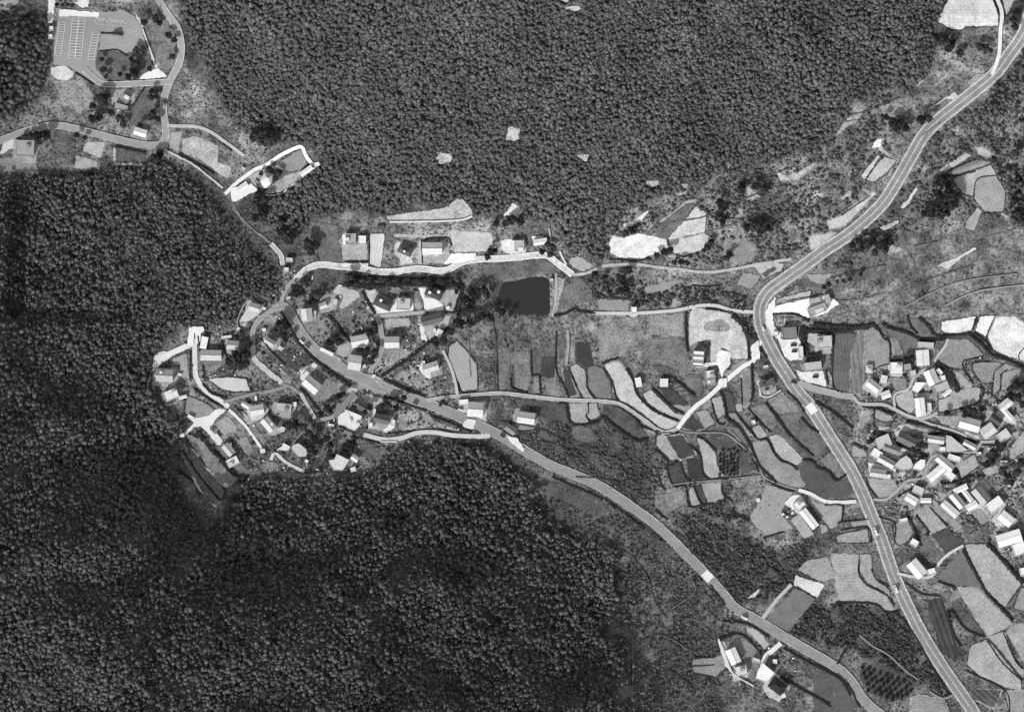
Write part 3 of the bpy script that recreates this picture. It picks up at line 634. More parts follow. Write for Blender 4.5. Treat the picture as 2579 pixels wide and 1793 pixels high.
F_('Y',158,[(700,1120),(920,1100),(990,1060),(1010,1180),(900,1280),(700,1230)],var=0.2); Y_('Y',140,[(1000,960),(1170,920),(1320,1060),(1310,1190),(1260,1330),(1100,1250)],var=0.4); Y_('Y',238,[(930,940),(1000,960),(1040,1180),(1100,1270),(1260,1350),(1250,1370),(1080,1260),(1000,1180)],off=0.4,var=0.08); Y_('Y',212,[(1200,570),(1320,470),(1280,545)])
Y_('X',238,[(860,370),(960,390),(1030,500),(1010,520),(900,440)],off=1.6,var=0.1); Y_('X',226,[(480,200),(570,220),(540,310),(430,280)],off=1.6,var=0.15)
F_('T',168,[(1370,900),(1620,770),(1690,920),(1440,1090)]); F_('T',168,[(170,1080),(560,1120),(580,1190),(540,1300),(330,1350)]); F_('T',164,[(-10,640),(150,720),(190,800),(-10,800)]); F_('T',168,[(2100,660),(2300,440),(2300,720),(2090,860)]); Y_('T',196,[(600,380),(740,360),(860,410),(660,480)]); Y_('T',166,[(760,390),(1000,430),(990,470),(880,440)]); F_('T',158,[(1100,250),(1420,260),(1350,400),(1220,360)])
Y_('T',178,[(1000,640),(1140,620),(1150,720),(940,740)],var=0.3); Y_('T',232,[(330,900),(560,960),(580,990),(490,985),(250,960),(210,1010),(200,870)],var=0.1); Y_('T',220,[(1840,200),(1960,190),(2140,300),(2190,350),(2100,360)],var=0.25)
Y_('I',190,[(1740,-10),(2080,-10),(2000,70)],var=0.15); Y_('I',190,[(1930,115),(2100,100),(2130,130),(2080,160)],var=0.2)
for c_ in ([(1440,1225),(1560,1240),(1550,1350),(1420,1365)],[(745,1465),(915,1485),(895,1575),(785,1585)],[(2095,1495),(2220,1485),(2190,1565)]): Y_('I',176,c_,var=0.5,off=.3,occ=False)

# terrace steps and tracks on the eastern slope, faint in the grass
for l in ([(2110,760),(2180,752),(2230,738)],[(2300,715),(2380,690),(2450,668)],[(2090,700),(2170,680),(2230,668)],[(2300,620),(2370,607)],[(2480,600),(2579,570)],
          [(1690,560),(1780,545),(1880,500),(1950,470)],[(1720,600),(1820,575),(1900,545)],[(1850,470),(1930,445),(2000,420)],[(1880,520),(1960,490)],[(2080,270),(2160,250),(2230,222)],[(2100,300),(2180,282),(2260,250)],[(2060,330),(2120,310),(2180,305)],
          [(1300,1110),(1400,1120),(1480,1160)],[(1260,1060),(1360,1080),(1440,1120)],[(1450,1200),(1540,1210),(1640,1260)],[(1180,850),(1185,950)],[(1240,800),(1250,880),(1245,980)],[(1700,1340),(1790,1400),(1880,1480)],[(1740,1300),(1830,1370),(1920,1440)],[(1560,1640),(1660,1600),(1740,1640)],[(1580,1720),(1680,1690),(1760,1740)],[(1390,1330),(1480,1380),(1560,1460)]):
    road("terrace_step", l, random.uniform(2.2, 4.0), (random.choice([86, 94, 126, 136]) if l[0][1] < 1000 else random.choice([70, 78, 104])), off=.08, var=.45, jit=1.0, occ=False)

Y_('T',186,[(180,500),(260,470),(290,640),(230,690),(170,640)],var=.4); Y_('T',196,[(340,380),(560,430),(540,470),(340,440)],var=.3); Y_('T',150,[(580,700),(740,760),(700,800),(600,760)],var=.4); Y_('T',206,[(1480,460),(1680,520),(1700,590),(1500,520)],var=.3)
Y_('T',170,[(1060,740),(1220,760),(1080,860),(1020,960),(1000,840)],var=.4); Y_('T',182,[(1600,1120),(1760,1110),(1860,1230),(1780,1290),(1640,1200)],var=.3); Y_('T',166,[(1760,950),(1940,920),(1900,1030),(1740,1040)],var=.3); Y_('T',188,[(1260,1380),(1340,1340),(1470,1500),(1400,1520)],var=.3)
F_('T',158,[(1120,1260),(1250,1300),(1330,1480),(1230,1500)]); Y_('T',176,[(2080,930),(2200,920),(2220,980),(2120,990)],var=.3); Y_('T',190,[(1960,1300),(2060,1440),(2040,1570),(1940,1560)],var=.35); F_('T',160,[(1060,1360),(1140,1420),(1200,1590),(1120,1590)]); Y_('T',150,[(560,1350),(700,1290),(740,1400),(640,1440)],var=.4)
G_('K',108,[(760,280),(840,290),(960,440),(900,470),(780,340)]); F_('K',150,[(870,90),(960,70),(1100,230),(1060,240)]); Y_('K',178,[(1180,60),(1290,110),(1320,190),(1240,150)],var=.35)
Y_('S',176,[(860,1180),(980,1160),(1130,1170),(1120,1210),(1020,1230)],var=.3); Y_('S',196,[(900,870),(960,900),(1010,1010),(940,1010)],var=.25); Y_('S',186,[(1090,1060),(1300,990),(1330,1060),(1180,1180)],var=.3); Y_('S',170,[(480,890),(460,1010),(330,990),(360,890)],var=.35)

G_('V',116,[(20,500),(160,480),(160,780),(190,890),(30,920)]); G_('V',132,[(200,480),(380,480),(405,740),(360,930),(210,890)]); G_('V',130,[(430,765),(480,780),(505,960),(420,960)]); G_('V',134,[(560,790),(690,770),(780,1000),(600,985)])
G_('V',106,[(705,290),(790,260),(780,520),(720,640),(705,560)]); G_('V',140,[(855,360),(905,370),(890,590),(855,600)]); G_('V',88,[(200,1020),(690,1070),(780,1110),(835,1290),(560,1260),(480,1170)]); G_('V',112,[(880,1340),(1010,1330),(1000,1460),(930,1480)])
G_('W',88,[(650,150),(820,190),(960,330),(1100,440),(1170,600),(1000,650),(940,400),(720,370),(600,260)],off=.12); F_('W',126,[(830,100),(960,130),(1075,320),(1040,310),(930,190)]); G_('W',108,[(1400,40),(1680,20),(1950,250),(1970,330),(1960,430),(1840,440),(1620,220)]); G_('W',104,[(1320,30),(1390,90),(1800,460),(1700,470),(1430,190),(1340,180)],off=.14)
G_('U',112,[(1480,1080),(1640,1250),(1860,1500),(1990,1590),(1620,1590),(1420,1350),(1640,1310)],off=.14); G_('X',104,[(1480,280),(1640,290),(1760,400),(1640,440),(1500,400)]); G_('X',96,[(1160,760),(1700,930),(1840,1080),(1700,1150),(1240,900)],off=.14)
for r_, q_ in (('L',[(1030,960),(1110,870),(1175,845),(1060,945)]),('L',[(1250,915),(1400,775),(1415,790),(1270,930)]),('J',[(830,810),(915,810),(885,865)]),('J',[(1030,930),(1100,915),(1095,965)]),('J',[(1330,870),(1390,985),(1560,960),(1650,870),(1740,830),(1700,800),(1560,890),(1430,930)]),('J',[(80,980),(225,970),(210,1025),(110,1035)]),('J',[(410,1000),(510,1010),(475,1055)]),('J',[(1900,560),(2010,470),(2100,420),(2180,300),(2100,250),(2050,230),(2080,330),(1960,440)]),('J',[(1720,1100),(1800,1090),(1790,1140)]),('J',[(1960,1130),(2060,1060),(2070,1090),(1970,1160)]),
            ('Z',[(560,30),(680,130),(770,190),(740,200),(600,110)]),('Z',[(640,1030),(720,990),(830,1030),(700,1090)]),('Z',[(1740,690),(1820,730),(1800,750),(1740,710)]),('Q',[(1540,590),(1600,580),(1580,600)]),('L',[(2010,1130),(2080,1200),(2060,1215),(1990,1150)]),('Y',[(30,190),(130,180),(160,260),(80,280)]),('Y',[(20,400),(80,390),(90,490),(30,500)]),('Y',[(430,720),(520,690),(530,800),(450,820)]),('Y',[(20,1370),(150,1330),(160,1440),(60,1460)])):
    Y_(r_, 168 if r_ != 'Y' else 118, q_, var=.5, off=.1)
# gardens and worn ground between the western houses
for r_, g_, q_ in (('E',150,[(1080,650),(1170,640),(1250,800),(1190,860),(1110,770)]),('E',172,[(1140,400),(1210,420),(1240,500),(1180,520)]),('E',132,[(1130,540),(1260,520),(1330,640),(1240,660)]),('E',176,[(1400,590),(1560,530),(1580,580),(1440,640)]),('E',148,[(1040,560),(1120,580),(1080,640)]),('E',168,[(1370,900),(1500,930),(1520,1010),(1420,1030)]),('E',186,[(1060,950),(1210,1000),(1200,1040),(1080,1060)]),('E',190,[(790,640),(900,690),(880,740),(830,730)]),('E',160,[(540,120),(600,150),(640,300),(560,260)]),
            ('D',176,[(230,1150),(300,1180),(290,1300),(240,1400),(215,1300)]),('D',160,[(1280,880),(1460,890),(1540,1000),(1460,1040),(1300,1020)]),('D',150,[(960,1220),(1250,1200),(1120,1330),(980,1340)]),('D',158,[(1780,880),(2020,840),(2080,1040),(1960,1080),(1800,980)]),('D',186,[(1440,650),(1560,640),(1640,690),(1480,720)]),('D',150,[(1600,560),(1860,520),(2060,620),(1880,660)]),('D',120,[(1700,830),(1760,1000),(2050,1240),(2120,1180),(1900,960)]),('D',136,[(2060,1440),(2200,1400),(2180,1560),(2080,1560)]),
            ('F',150,[(30,1280),(130,1350),(140,1460),(60,1480)]),('F',140,[(20,600),(60,720),(150,950),(40,900)]),('G',168,[(430,330),(560,380),(520,460),(440,440)]),('G',150,[(540,330),(700,400),(580,560),(500,590),(440,520)]),('G',120,[(150,690),(340,640),(330,790),(180,830)]),('G',142,[(340,1230),(480,1210),(560,1100),(470,1240)]),('G',160,[(880,1180),(940,1210),(920,1330),(830,1330)]),('G',110,[(700,1390),(1000,1360),(930,1460),(640,1470)]),('G',150,[(20,1400),(300,1430),(560,1410),(420,1460),(60,1460)]),('G',176,[(690,1010),(740,1050),(700,1190),(680,1190)])):
    Y_(r_, g_, q_, var=.42, off=.1)

for r_, g_, q_ in (('D',244,[(225,1110),(330,1060),(470,1050),(480,1130),(330,1220),(290,1260)]),('D',240,[(1450,640),(1530,660),(1560,700),(1460,700)]),('E',240,[(200,10),(370,20),(360,60),(215,60)]),('E',238,[(1340,460),(1370,450),(1450,560),(1570,540),(1580,590),(1440,610)]),('E',240,[(880,760),(930,740),(990,850),(1060,800),(1065,830),(980,870),(940,850)]),('E',236,[(800,650),(870,640),(910,700),(860,740)]),('E',240,[(1490,280),(1540,290),(1540,370),(1640,370),(1650,395),(1510,395)]),
            ('E',232,[(1560,740),(1640,770),(1620,800),(1500,790),(1470,850),(1450,830)]),('F',236,[(640,1110),(720,1160),(760,1220),(690,1190),(610,1130)]),('F',232,[(240,1280),(340,1290),(400,1200),(460,1230),(350,1360),(270,1400)]),('F',238,[(1100,640),(1500,640),(1540,490),(1560,480),(1550,650),(1120,670)]),('G',236,[(1040,820),(1070,810),(1110,900),(1060,910)]),('G',236,[(1200,940),(1330,810),(1355,820),(1330,900),(1240,960)]),('G',222,[(1280,440),(1400,470),(1560,530),(1700,580),(1660,595),(1300,500)]),('G',224,[(1470,595),(1560,610),(1700,690),(1660,690),(1500,640)]),
            ('X',236,[(380,110),(470,120),(460,150),(390,150)]),('N',236,[(740,505),(785,510),(785,640),(910,630),(910,650),(740,660)]),('N',228,[(1650,740),(1890,745),(1890,765),(1650,765)]),('P',240,[(570,560),(640,560),(640,720),(590,720)]),('P',226,[(860,520),(1000,530),(1040,560),(860,570)])):
    Y_(r_, g_, q_, var=.2, off=.24)

Y_('E',200,[(560,760),(600,780),(660,860),(640,870)],var=.4,off=1.75); Y_('E',200,[(700,960),(740,970),(850,1080),(830,1100)],var=.4,off=1.75); Y_('E',210,[(920,1150),(960,1160),(960,1190),(925,1185)],var=.4,off=1.75); Y_('E',215,[(790,1360),(850,1380),(850,1430),(820,1400)],var=.4,off=.7)
# ------------------------------------------------------------------ buildings
def box_v(x0, x1, y0, y1, z0, z1):
    v = [(x0,y0,z0),(x1,y0,z0),(x1,y1,z0),(x0,y1,z0),(x0,y0,z1),(x1,y0,z1),(x1,y1,z1),(x0,y1,z1)]
    f = [(3,2,1,0),(4,5,6,7),(0,1,5,4),(1,2,6,5),(2,3,7,6),(3,0,4,7)]
    return v, f
def boxes(name, bl, m, parent):
    V, F = [], []
    for b in bl:
        v, f = box_v(*b); k = len(V); V += v; F += [tuple(i + k for i in q) for q in f]
    return link(name, mesh(name, V, F), m, parent)
def slab(name, quad, th, m, parent):
    """a roof plane with thickness; quad counter-clockwise seen from above"""
    V = [tuple(q) for q in quad] + [(q[0], q[1], q[2] - th) for q in quad]
    n = len(quad)
    F = [tuple(range(n)), tuple(range(2 * n - 1, n - 1, -1))] + [(i, n + i, n + (i + 1) % n, (i + 1) % n) for i in range(n)]
    return link(name, mesh(name, V, F), m, parent)
def rm(g, kind="roof_tile", var=0.16): return mat(kind, alb(g), var=var, scale=0.35, fine=2.5, rough=0.8)
WALLM = lambda: mat("plaster_wall", alb(random.choice([150, 175, 195])), var=0.12, scale=0.4)
NB = [0]
def base(name, label, cat, u, v, ang, foot, group):
    """Empty at the foot of the thing, its ground level at the highest corner"""
    zs = [float(zat(u + p[0] / M, v - p[1] / M)) for p in foot] + [float(zat(u, v))]
    o = link(name, None, None, label=label, cat=cat, group=group)
    o.location = (wx(u), wy(v), max(zs) + 0.25); o.rotation_euler = (0, 0, ang)
    return o, max(zs) - min(zs) + 2.0
def rot(p, a): return (p[0] * math.cos(a) - p[1] * math.sin(a), p[0] * math.sin(a) + p[1] * math.cos(a))
USED = set()
def foot_rect(L, W, a): return [rot((sx * L / 2, sy * W / 2), a) for sx in (-1, 1) for sy in (-1, 1)]
def occ_foot(u, v, foot, grow=1.12):
    c = sorted(foot, key=lambda p: math.atan2(p[1], p[0]))
    occ_poly([(u + p[0] * grow / M, v - p[1] * grow / M) for p in c])

def apron(u, v, L, W, a, name):
    """the swept yard round a dwelling"""
    if 'house' not in name: return
    q = []
    for x, y in ((-.62,-.95),(0,-1.05),(.62,-.9),(.7,0),(.6,.62),(-.6,.62),(-.68,0)):
        p = rot((x * L * random.uniform(.9, 1.2), y * W * random.uniform(.85, 1.15)), a); q.append((u + p[0] / M, v - p[1] / M))
    sheet("yard", q, random.choice([128, 142, 158, 172, 188, 200]), off=.09, var=.34, jit=2.0, matname="yard_ground", rnd=False)
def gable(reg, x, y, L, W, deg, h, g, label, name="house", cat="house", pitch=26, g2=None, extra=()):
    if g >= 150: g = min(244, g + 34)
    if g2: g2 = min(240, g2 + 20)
    (u, v), = px(reg, [(x, y)]); s = REG[reg][2]; L = L / s * M; W = W / s * M; a = math.radians(deg)
    if reg in 'ST': L *= 1.12; W *= 1.12
    foot = foot_rect(L, W, a); occ_foot(u, v, foot); apron(u, v, L, W, a, name)
    o, dp = base(name, label, cat, u, v, a, foot, "buildings of the valley")
    t = math.tan(math.radians(pitch)); l2 = L / 2 - 0.35; w2 = W / 2 - 0.45; rz = h + (W / 2) * t
    wr = h + w2 * t
    V = [(-l2,-w2,-dp),(l2,-w2,-dp),(l2,w2,-dp),(-l2,w2,-dp),(-l2,-w2,h),(l2,-w2,h),(l2,w2,h),(-l2,w2,h),(-l2,0,wr),(l2,0,wr)]
    F = [(0,1,5,4),(2,3,7,6),(1,2,6,9,5),(3,0,4,8,7),(4,5,9,8),(6,7,8,9)]
    link("wall", mesh("wall", V, F), WALLM(), o)
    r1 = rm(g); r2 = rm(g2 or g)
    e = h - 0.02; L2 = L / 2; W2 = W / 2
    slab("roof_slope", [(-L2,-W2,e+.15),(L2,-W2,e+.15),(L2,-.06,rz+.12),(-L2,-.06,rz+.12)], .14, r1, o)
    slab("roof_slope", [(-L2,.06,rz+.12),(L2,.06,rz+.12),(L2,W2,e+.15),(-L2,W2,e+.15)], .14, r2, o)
    boxes("ridge_cap", [(-L2 - .05, L2 + .05, -.2, .2, rz + .05, rz + .26)], rm(max(60, (g2 or g) - 30), "ridge_tile"), o)
    for xa in (-.3, .12): boxes("window", [(L*xa, L*(xa+.2), -w2 - .06, -w2 + .1, h*.35, h*.75)], mat("window_glass", .03, var=.05, rough=.15, spec=.5), o)
    boxes("door", [(-L*.05, L*.05, -w2 - .07, -w2 + .1, .0, min(2.1, h*.8))], mat("door_wood", .12, var=.1), o)
    for ex in extra: roof_extra(ex, o, L, W, h, rz)
    return o
def hip(reg, x, y, L, W, deg, h, g, label, name="house", cat="house", pitch=24, extra=()):
    (u, v), = px(reg, [(x, y)]); s = REG[reg][2]; L = L / s * M; W = W / s * M; a = math.radians(deg)
    if reg in 'ST': L *= 1.12; W *= 1.12
    foot = foot_rect(L, W, a); occ_foot(u, v, foot); apron(u, v, L, W, a, name)
    o, dp = base(name, label, cat, u, v, a, foot, "buildings of the valley")
    t = math.tan(math.radians(pitch)); rz = h + W / 2 * t; r = max(0.4, L / 2 - W / 2 * 0.9)
    l2 = L / 2 - .5; w2 = W / 2 - .5
    boxes("wall", [(-l2, l2, -w2, w2, -dp, h)], WALLM(), o)
    L2, W2 = L / 2, W / 2; A, B = (-r, 0, rz), (r, 0, rz)
    c = [(-L2,-W2,h+.1),(L2,-W2,h+.1),(L2,W2,h+.1),(-L2,W2,h+.1)]
    m = rm(g)
    slab("roof_slope", [c[0], c[1], B, A], .12, m, o); slab("roof_slope", [c[2], c[3], A, B], .12, m, o)
    slab("roof_slope", [c[1], c[2], B], .12, m, o); slab("roof_slope", [c[3], c[0], A], .12, m, o)
    boxes("ridge_cap", [(-r - .1, r + .1, -.18, .18, rz - .08, rz + .16)], rm(max(50, g - 20), "ridge_tile"), o)
    for ex in extra: roof_extra(ex, o, L, W, h, rz)
    return o
def flat(reg, x, y, L, W, deg, h, g, label, name="flat_roofed_house", cat="house", extra=(), par=True, gp=None):
    (u, v), = px(reg, [(x, y)]); s = REG[reg][2]; L = L / s * M; W = W / s * M; a = math.radians(deg)
    if reg in 'ST': L *= 1.12; W *= 1.12
    foot = foot_rect(L, W, a); occ_foot(u, v, foot); apron(u, v, L, W, a, name)
    o, dp = base(name, label, cat, u, v, a, foot, "buildings of the valley")
    l2, w2 = L / 2, W / 2
    boxes("wall", [(-l2+.15, l2-.15, -w2+.15, w2-.15, -dp, h)], WALLM(), o)
    boxes("roof_deck", [(-l2, l2, -w2, w2, h, h + .2)], rm(g, "roof_deck"), o)
    if par:
        p = .28; z0, z1 = h + .2, h + .75
        boxes("parapet", [(-l2, l2, -w2, -w2+p, z0, z1), (-l2, l2, w2-p, w2, z0, z1), (-l2, -l2+p, -w2+p, w2-p, z0, z1), (l2-p, l2, -w2+p, w2-p, z0, z1)], rm(gp or min(245, g + 25), "parapet_cap"), o)
    for xa in (-.3, .12): boxes("window", [(L*xa, L*(xa+.2), -w2+.05, -w2+.2, h*.35, h*.75)], mat("window_glass", .03, var=.05, rough=.15, spec=.5), o)
    for ex in extra: roof_extra(ex, o, L, W, h, h + .2)
    return o
def polyb(reg, pts, h, g, label, name="flat_roofed_house", cat="house", extra=(), slope=None):
    P = px(reg, pts); u = sum(p[0] for p in P) / len(P); v = sum(p[1] for p in P) / len(P)
    foot = [((p[0] - u) * M, -(p[1] - v) * M) for p in P]; occ_poly(P)
    o, dp = base(name, label, cat, u, v, 0, foot, "buildings of the valley")
    area = sum(foot[i][0] * foot[(i+1) % len(foot)][1] - foot[(i+1) % len(foot)][0] * foot[i][1] for i in range(len(foot)))
    if area < 0: foot = foot[::-1]
    n = len(foot)
    zt = lambda p: h + (slope * p[1] if slope else 0)
    q = [(p[0] * .97, p[1] * .97) for p in foot]
    V = [(p[0], p[1], -dp) for p in q] + [(p[0], p[1], zt(p) - .1) for p in q]
    link("wall", mesh("wall", V, [tuple(range(2*n-1, n-1, -1))[::-1]] + [(i, (i+1) % n, n + (i+1) % n, n + i) for i in range(n)]), WALLM(), o)
    slab("roof_deck", [(p[0], p[1], zt(p) + .18) for p in foot], .25, rm(g, "roof_deck"), o)
    V, F = [], []
    if not slope:
        for i in range(n):
            a, b = foot[i], foot[(i+1) % n]; k = len(V)
            a2, b2 = (a[0]*.955, a[1]*.955), (b[0]*.955, b[1]*.955)
            for z in (h + .18, h + .6):
                V += [(a[0], a[1], z), (b[0], b[1], z), (b2[0], b2[1], z), (a2[0], a2[1], z)]
            F += [(k+4,k+5,k+6,k+7),(k,k+1,k+5,k+4),(k+2,k+3,k+7,k+6)]
        link("parapet", mesh("parapet", V, F), rm(min(246, g + 20), "parapet_cap"), o)
    for ex in extra: roof_extra(ex, o, 0, 0, h, h + .2)
    return o
def cyl(name, x, y, z0, z1, r, m, parent, n=12):
    V = [(x + r * math.cos(2*math.pi*i/n), y + r * math.sin(2*math.pi*i/n), z) for z in (z0, z1) for i in range(n)]
    return link(name, mesh(name, V, [tuple(range(n, 2*n)), tuple(range(n))[::-1]] + [(i, (i+1) % n, n + (i+1) % n, n + i) for i in range(n)]), m, parent)
def roof_extra(ex, o, L, W, h, z):
    k, x, y = ex[:3]
    if k == 'tank': cyl("water_tank", x, y, z - 1.2, z + 1.1, ex[3] if len(ex) > 3 else 1.1, mat("tank_plastic", alb(240), var=.05), o)
    if k == 'stair': boxes("stair_box", [(x - 1.6, x + 1.6, y - 1.4, y + 1.4, z - .3, z + 2.2)], rm(ex[3] if len(ex) > 3 else 190, "stair_box"), o)
    if k == 'pan': boxes("roof_panel", [(x - ex[3], x + ex[3], y - ex[4], y + ex[4], z + .02, z + .5)], rm(ex[5], "roof_panel", .05), o)
    if k == 'chim': boxes("chimney", [(x - .45, x + .45, y - .45, y + .45, z - 2, z + 1.0)], rm(170, "chimney_brick"), o)

sh = dict(name="shed", cat="shed")
# --- head of the valley, by the car park
flat('A',1450,1150,95,80,-35,4.5,150,"grey flat-roofed hut with white corner panel below the loop road",**sh,extra=(('pan',.6,2.2,2.2,1.6,240),))
flat('A',1405,1245,150,70,-16,3.2,165,"low grey shed lying just below the hut under the loop road",**sh)
flat('A',1380,1298,50,45,-16,3.0,238,"tiny white shed at the corner of the low grey shed near loop road",**sh)
gable('A',1625,1530,150,88,-17,3.4,232,"white gabled house just above the upper road junction",g2=222,pitch=14)
flat('A',608,345,45,48,0,3.0,225,"upper of two white huts on the edge of the car park",name="hut",cat="hut")
flat('A',600,440,45,52,0,3.0,230,"lower of two white huts on the edge of the car park",name="hut",cat="hut")
flat('B',305,572,205,180,-2,2.6,168,"low square grey building with parapet below the upper road, far left",extra=(('stair',2.5,2,150),),gp=190)
# --- white walled compound
hip('C',1255,680,130,120,-20,4.2,205,"pale hip-roofed pavilion inside the white walled compound",name="pavilion",cat="pavilion",pitch=32,extra=(('chim',0,0),))
gable('C',1700,602,165,52,36,3.2,232,"long white outbuilding on the east wall of the walled compound",name="outbuilding",cat="outbuilding",pitch=12)
gable('C',965,790,150,70,35,3.0,226,"white gatehouse at the lower corner of the walled compound",name="gatehouse",cat="gatehouse",pitch=14)
flat('C',975,578,40,34,-30,2.4,225,"tiny pale shed above the white compound's entrance",**sh)
# --- west hamlet
gable('D',1660,425,155,115,-16,4.2,170,"grey gabled house alone in a pale yard at the forest edge, north of west hamlet")
gable('D',1040,1110,300,150,-1,4.4,170,"long gabled house beside the white lane fork, west hamlet")
gable('D',1352,965,175,130,-4,4.0,165,"small gabled house above the dark grove in the west hamlet")
flat('D',1260,850,150,40,7,2.6,236,"narrow white shed above the dark grove in the west hamlet",**sh)
gable('D',375,1400,245,180,-4,4.2,150,"dark-backed house with white spot at the hamlet's western tip",extra=(('tank',-3.2,2.5,1.2),))
gable('D',1880,920,160,90,-32,3.6,160,"small grey house inside the curve of the west hamlet's lane")
flat('D',940,930,95,175,-12,3.4,246,"bright white flat-roofed barn beside the fork of the white lane",name="barn",cat="barn",par=False)
flat('E',355,190,150,105,22,4.5,236,"white flat-roofed house in the second plot down the hamlet's west edge",extra=(('stair',3,3,175),))
gable('E',480,215,90,36,14,2.6,235,"white strip of shed beside the hamlet's western white house",**sh,pitch=10)
gable('E',1285,355,150,110,9,4.0,185,"gabled house with bright south slope above the diagonal white path")
gable('E',1160,300,85,55,-30,3.0,200,"small pale shed left of the gabled house above the diagonal path",**sh)
gable('E',1410,512,160,105,-50,4.2,182,"house with one white slope and roof tank right of the diagonal path",extra=(('tank',1.5,2.5,1.3),))
flat('E',1572,335,165,95,-6,4.4,190,"flat-roofed house rimmed in white, right of the hamlet's middle",extra=(('stair',2.5,-.5,140),),gp=244)
gable('E',975,785,140,90,-50,4.0,170,"grey gabled house with white forecourt above the terraced strips")
flat('E',962,738,90,36,6,3.0,240,"short white annex above the grey house by the terraced strips",**sh)
flat('E',1020,918,130,90,27,4.6,236,"white flat-roofed house at the top end of the terraced strips",extra=(('stair',-2,-1,210),))
# --- north row above the white lane
flat('N',838,560,120,122,0,5.2,172,"grey square flat-roofed house, left one in the row above white lane",gp=205,extra=(('stair',-3,0,230),))
flat('N',970,572,88,100,0,4.2,244,"bright white square block next to the grey flat-roofed house",name="annex_block",cat="annex")
flat('N',1180,430,88,46,0,2.6,96,"dark shed under the long white retaining wall",**sh,par=False)
hip('N',1465,690,165,100,-22,4.2,92,"dark hip-roofed house with a pale triangular yard above white lane",extra=(('tank',-.5,-1.2,1.1),))
gable('N',1773,668,228,140,0,4.6,190,"large gabled house with bright south slope above the widened white lane")
flat('N',132,800,80,52,-4,3.0,205,"small pale shed where the north lane meets the forest",**sh)
flat('N',98,912,55,52,0,3.0,230,"tiny white hut at the west end of the north lane",name="hut",cat="hut")
flat('P',700,640,140,125,0,4.6,185,"grey and white block house at the east end of the north row",gp=240,extra=(('pan',-4.2,0,1.6,4.5,242),('pan',2.8,-3,2.2,1.8,242)))
gable('P',960,592,158,72,9,3.4,240,"white barn beside the forest edge, rightmost above the white lane",name="barn",cat="barn",pitch=10)
flat('P',2035,1375,62,74,-3,5.0,244,"white cube of a pump house east of the pond",name="pump_house",cat="pump house")
flat('P',1090,1030,34,34,0,2.6,238,"tiny white gauge hut at the head of the dam",name="gauge_hut",cat="hut")
# --- centre of the village
gable('F',335,650,140,125,97,4.0,178,"grey house with white western slope beside the curved village road")
hip('F',1210,520,215,120,-24,4.6,84,"dark hip-roofed house between white yards under the embankment",extra=(('tank',-2.8,1.5,1.4),))
flat('F',1440,530,150,130,-4,4.0,200,"pale flat-roofed building in the white yard right of a dark house",extra=(('stair',-1.5,1.5,170),))
hip('F',1790,405,200,110,-22,4.6,80,"dark hip-roofed house with two white roof tanks, upper right of village",extra=(('tank',-3.5,-.8,1.4),('tank',3.6,2.6,1.5)))
gable('F',1765,705,240,110,14,4.6,105,"dark trapezoid-roofed house below the largest white yard")
gable('F',940,950,200,130,12,4.4,190,"gabled house with white lower slope left of the side lane")
gable('F',1310,968,172,132,0,6.4,178,"tall gabled house right of the side lane casting a long shadow")
gable('F',885,1200,150,175,-8,4.6,172,"square gabled house with white south slope above the village junction",pitch=18)
flat('F',562,1076,165,40,-26,3.0,242,"narrow white shed along the curved village road",**sh,par=False)
gable('F',1755,1255,180,105,17,4.4,176,"gabled house with white yard in the triangular plot east of junction",extra=(('chim',3,0),))
cy = flat('F',1670,1200,38,38,0,3.0,244,"tiny white hut behind the house in the triangular plot",name="hut",cat="hut")
gable('F',392,1455,200,140,-40,4.6,184,"house with white lower slope left of the village junction",g2=190)
gable('F',312,1352,115,52,45,3.2,215,"pale annex at the upper end of the house left of junction",name="annex_block",cat="annex",pitch=12)
gable('F',520,545,90,70,20,3.0,180,"small pale shed in the cluttered garden at north junction",**sh)
flat('F',660,500,50,60,-15,2.4,205,"tiny pale hut by the fence of the cluttered garden",name="hut",cat="hut",par=False)
gable('F',1850,860,90,70,60,3.0,200,"pale shed beside the diagonal hedge, east side of the hamlet",**sh)
# --- south side of the village
polyb('G',[(800,695),(965,765),(915,895),(875,935),(790,900),(835,800)],5.0,238,"large white flat-roofed house south of the village junction",extra=(('stair',-3,1,235),('stair',4,-2,225)))
gable('G',1190,800,180,100,-14,4.0,110,"dark gabled house inside low white walls, right of the large white one")
gable('G',940,640,140,105,-28,4.2,98,"small dark gabled house above the large white flat-roofed house",extra=(('chim',-2,0),))
flat('G',1062,875,46,70,0,3.0,240,"white lean-to left of the dark house inside low white walls",**sh)
flat('G',1320,840,36,70,-18,3.0,238,"white lean-to right of the dark house inside low white walls",**sh)
polyb('G',[(160,1140),(175,1095),(240,1075),(300,1120),(345,1165),(325,1225),(235,1228)],4.2,214,"pale six-sided house among dark gardens at the village's south edge",slope=-0.12)
polyb('G',[(680,1200),(820,1268),(742,1390),(640,1382),(590,1300),(592,1268),(645,1262)],5.4,222,"big pale flat-roofed house on the village's south edge")
gable('G',885,1250,88,66,-35,3.2,205,"small pale shed right of the big pale roof at south edge",**sh)
flat('G',330,1280,38,34,-20,2.4,238,"tiny white hut under the six-sided house",name="hut",cat="hut",par=False)
gable('X',560,118,150,140,-4,4.8,184,"gabled house with white south slope beside the valley road")
flat('X',445,52,92,58,4,3.2,242,"small white block left of the gabled roadside house",name="annex_block",cat="annex")
gable('X',1045,200,168,112,-8,4.8,182,"lone gabled house with white south slope in the meadow east of village")
gable('X',900,310,105,72,-36,2.6,142,"weathered grey shed at a slant beside the valley road",**sh)
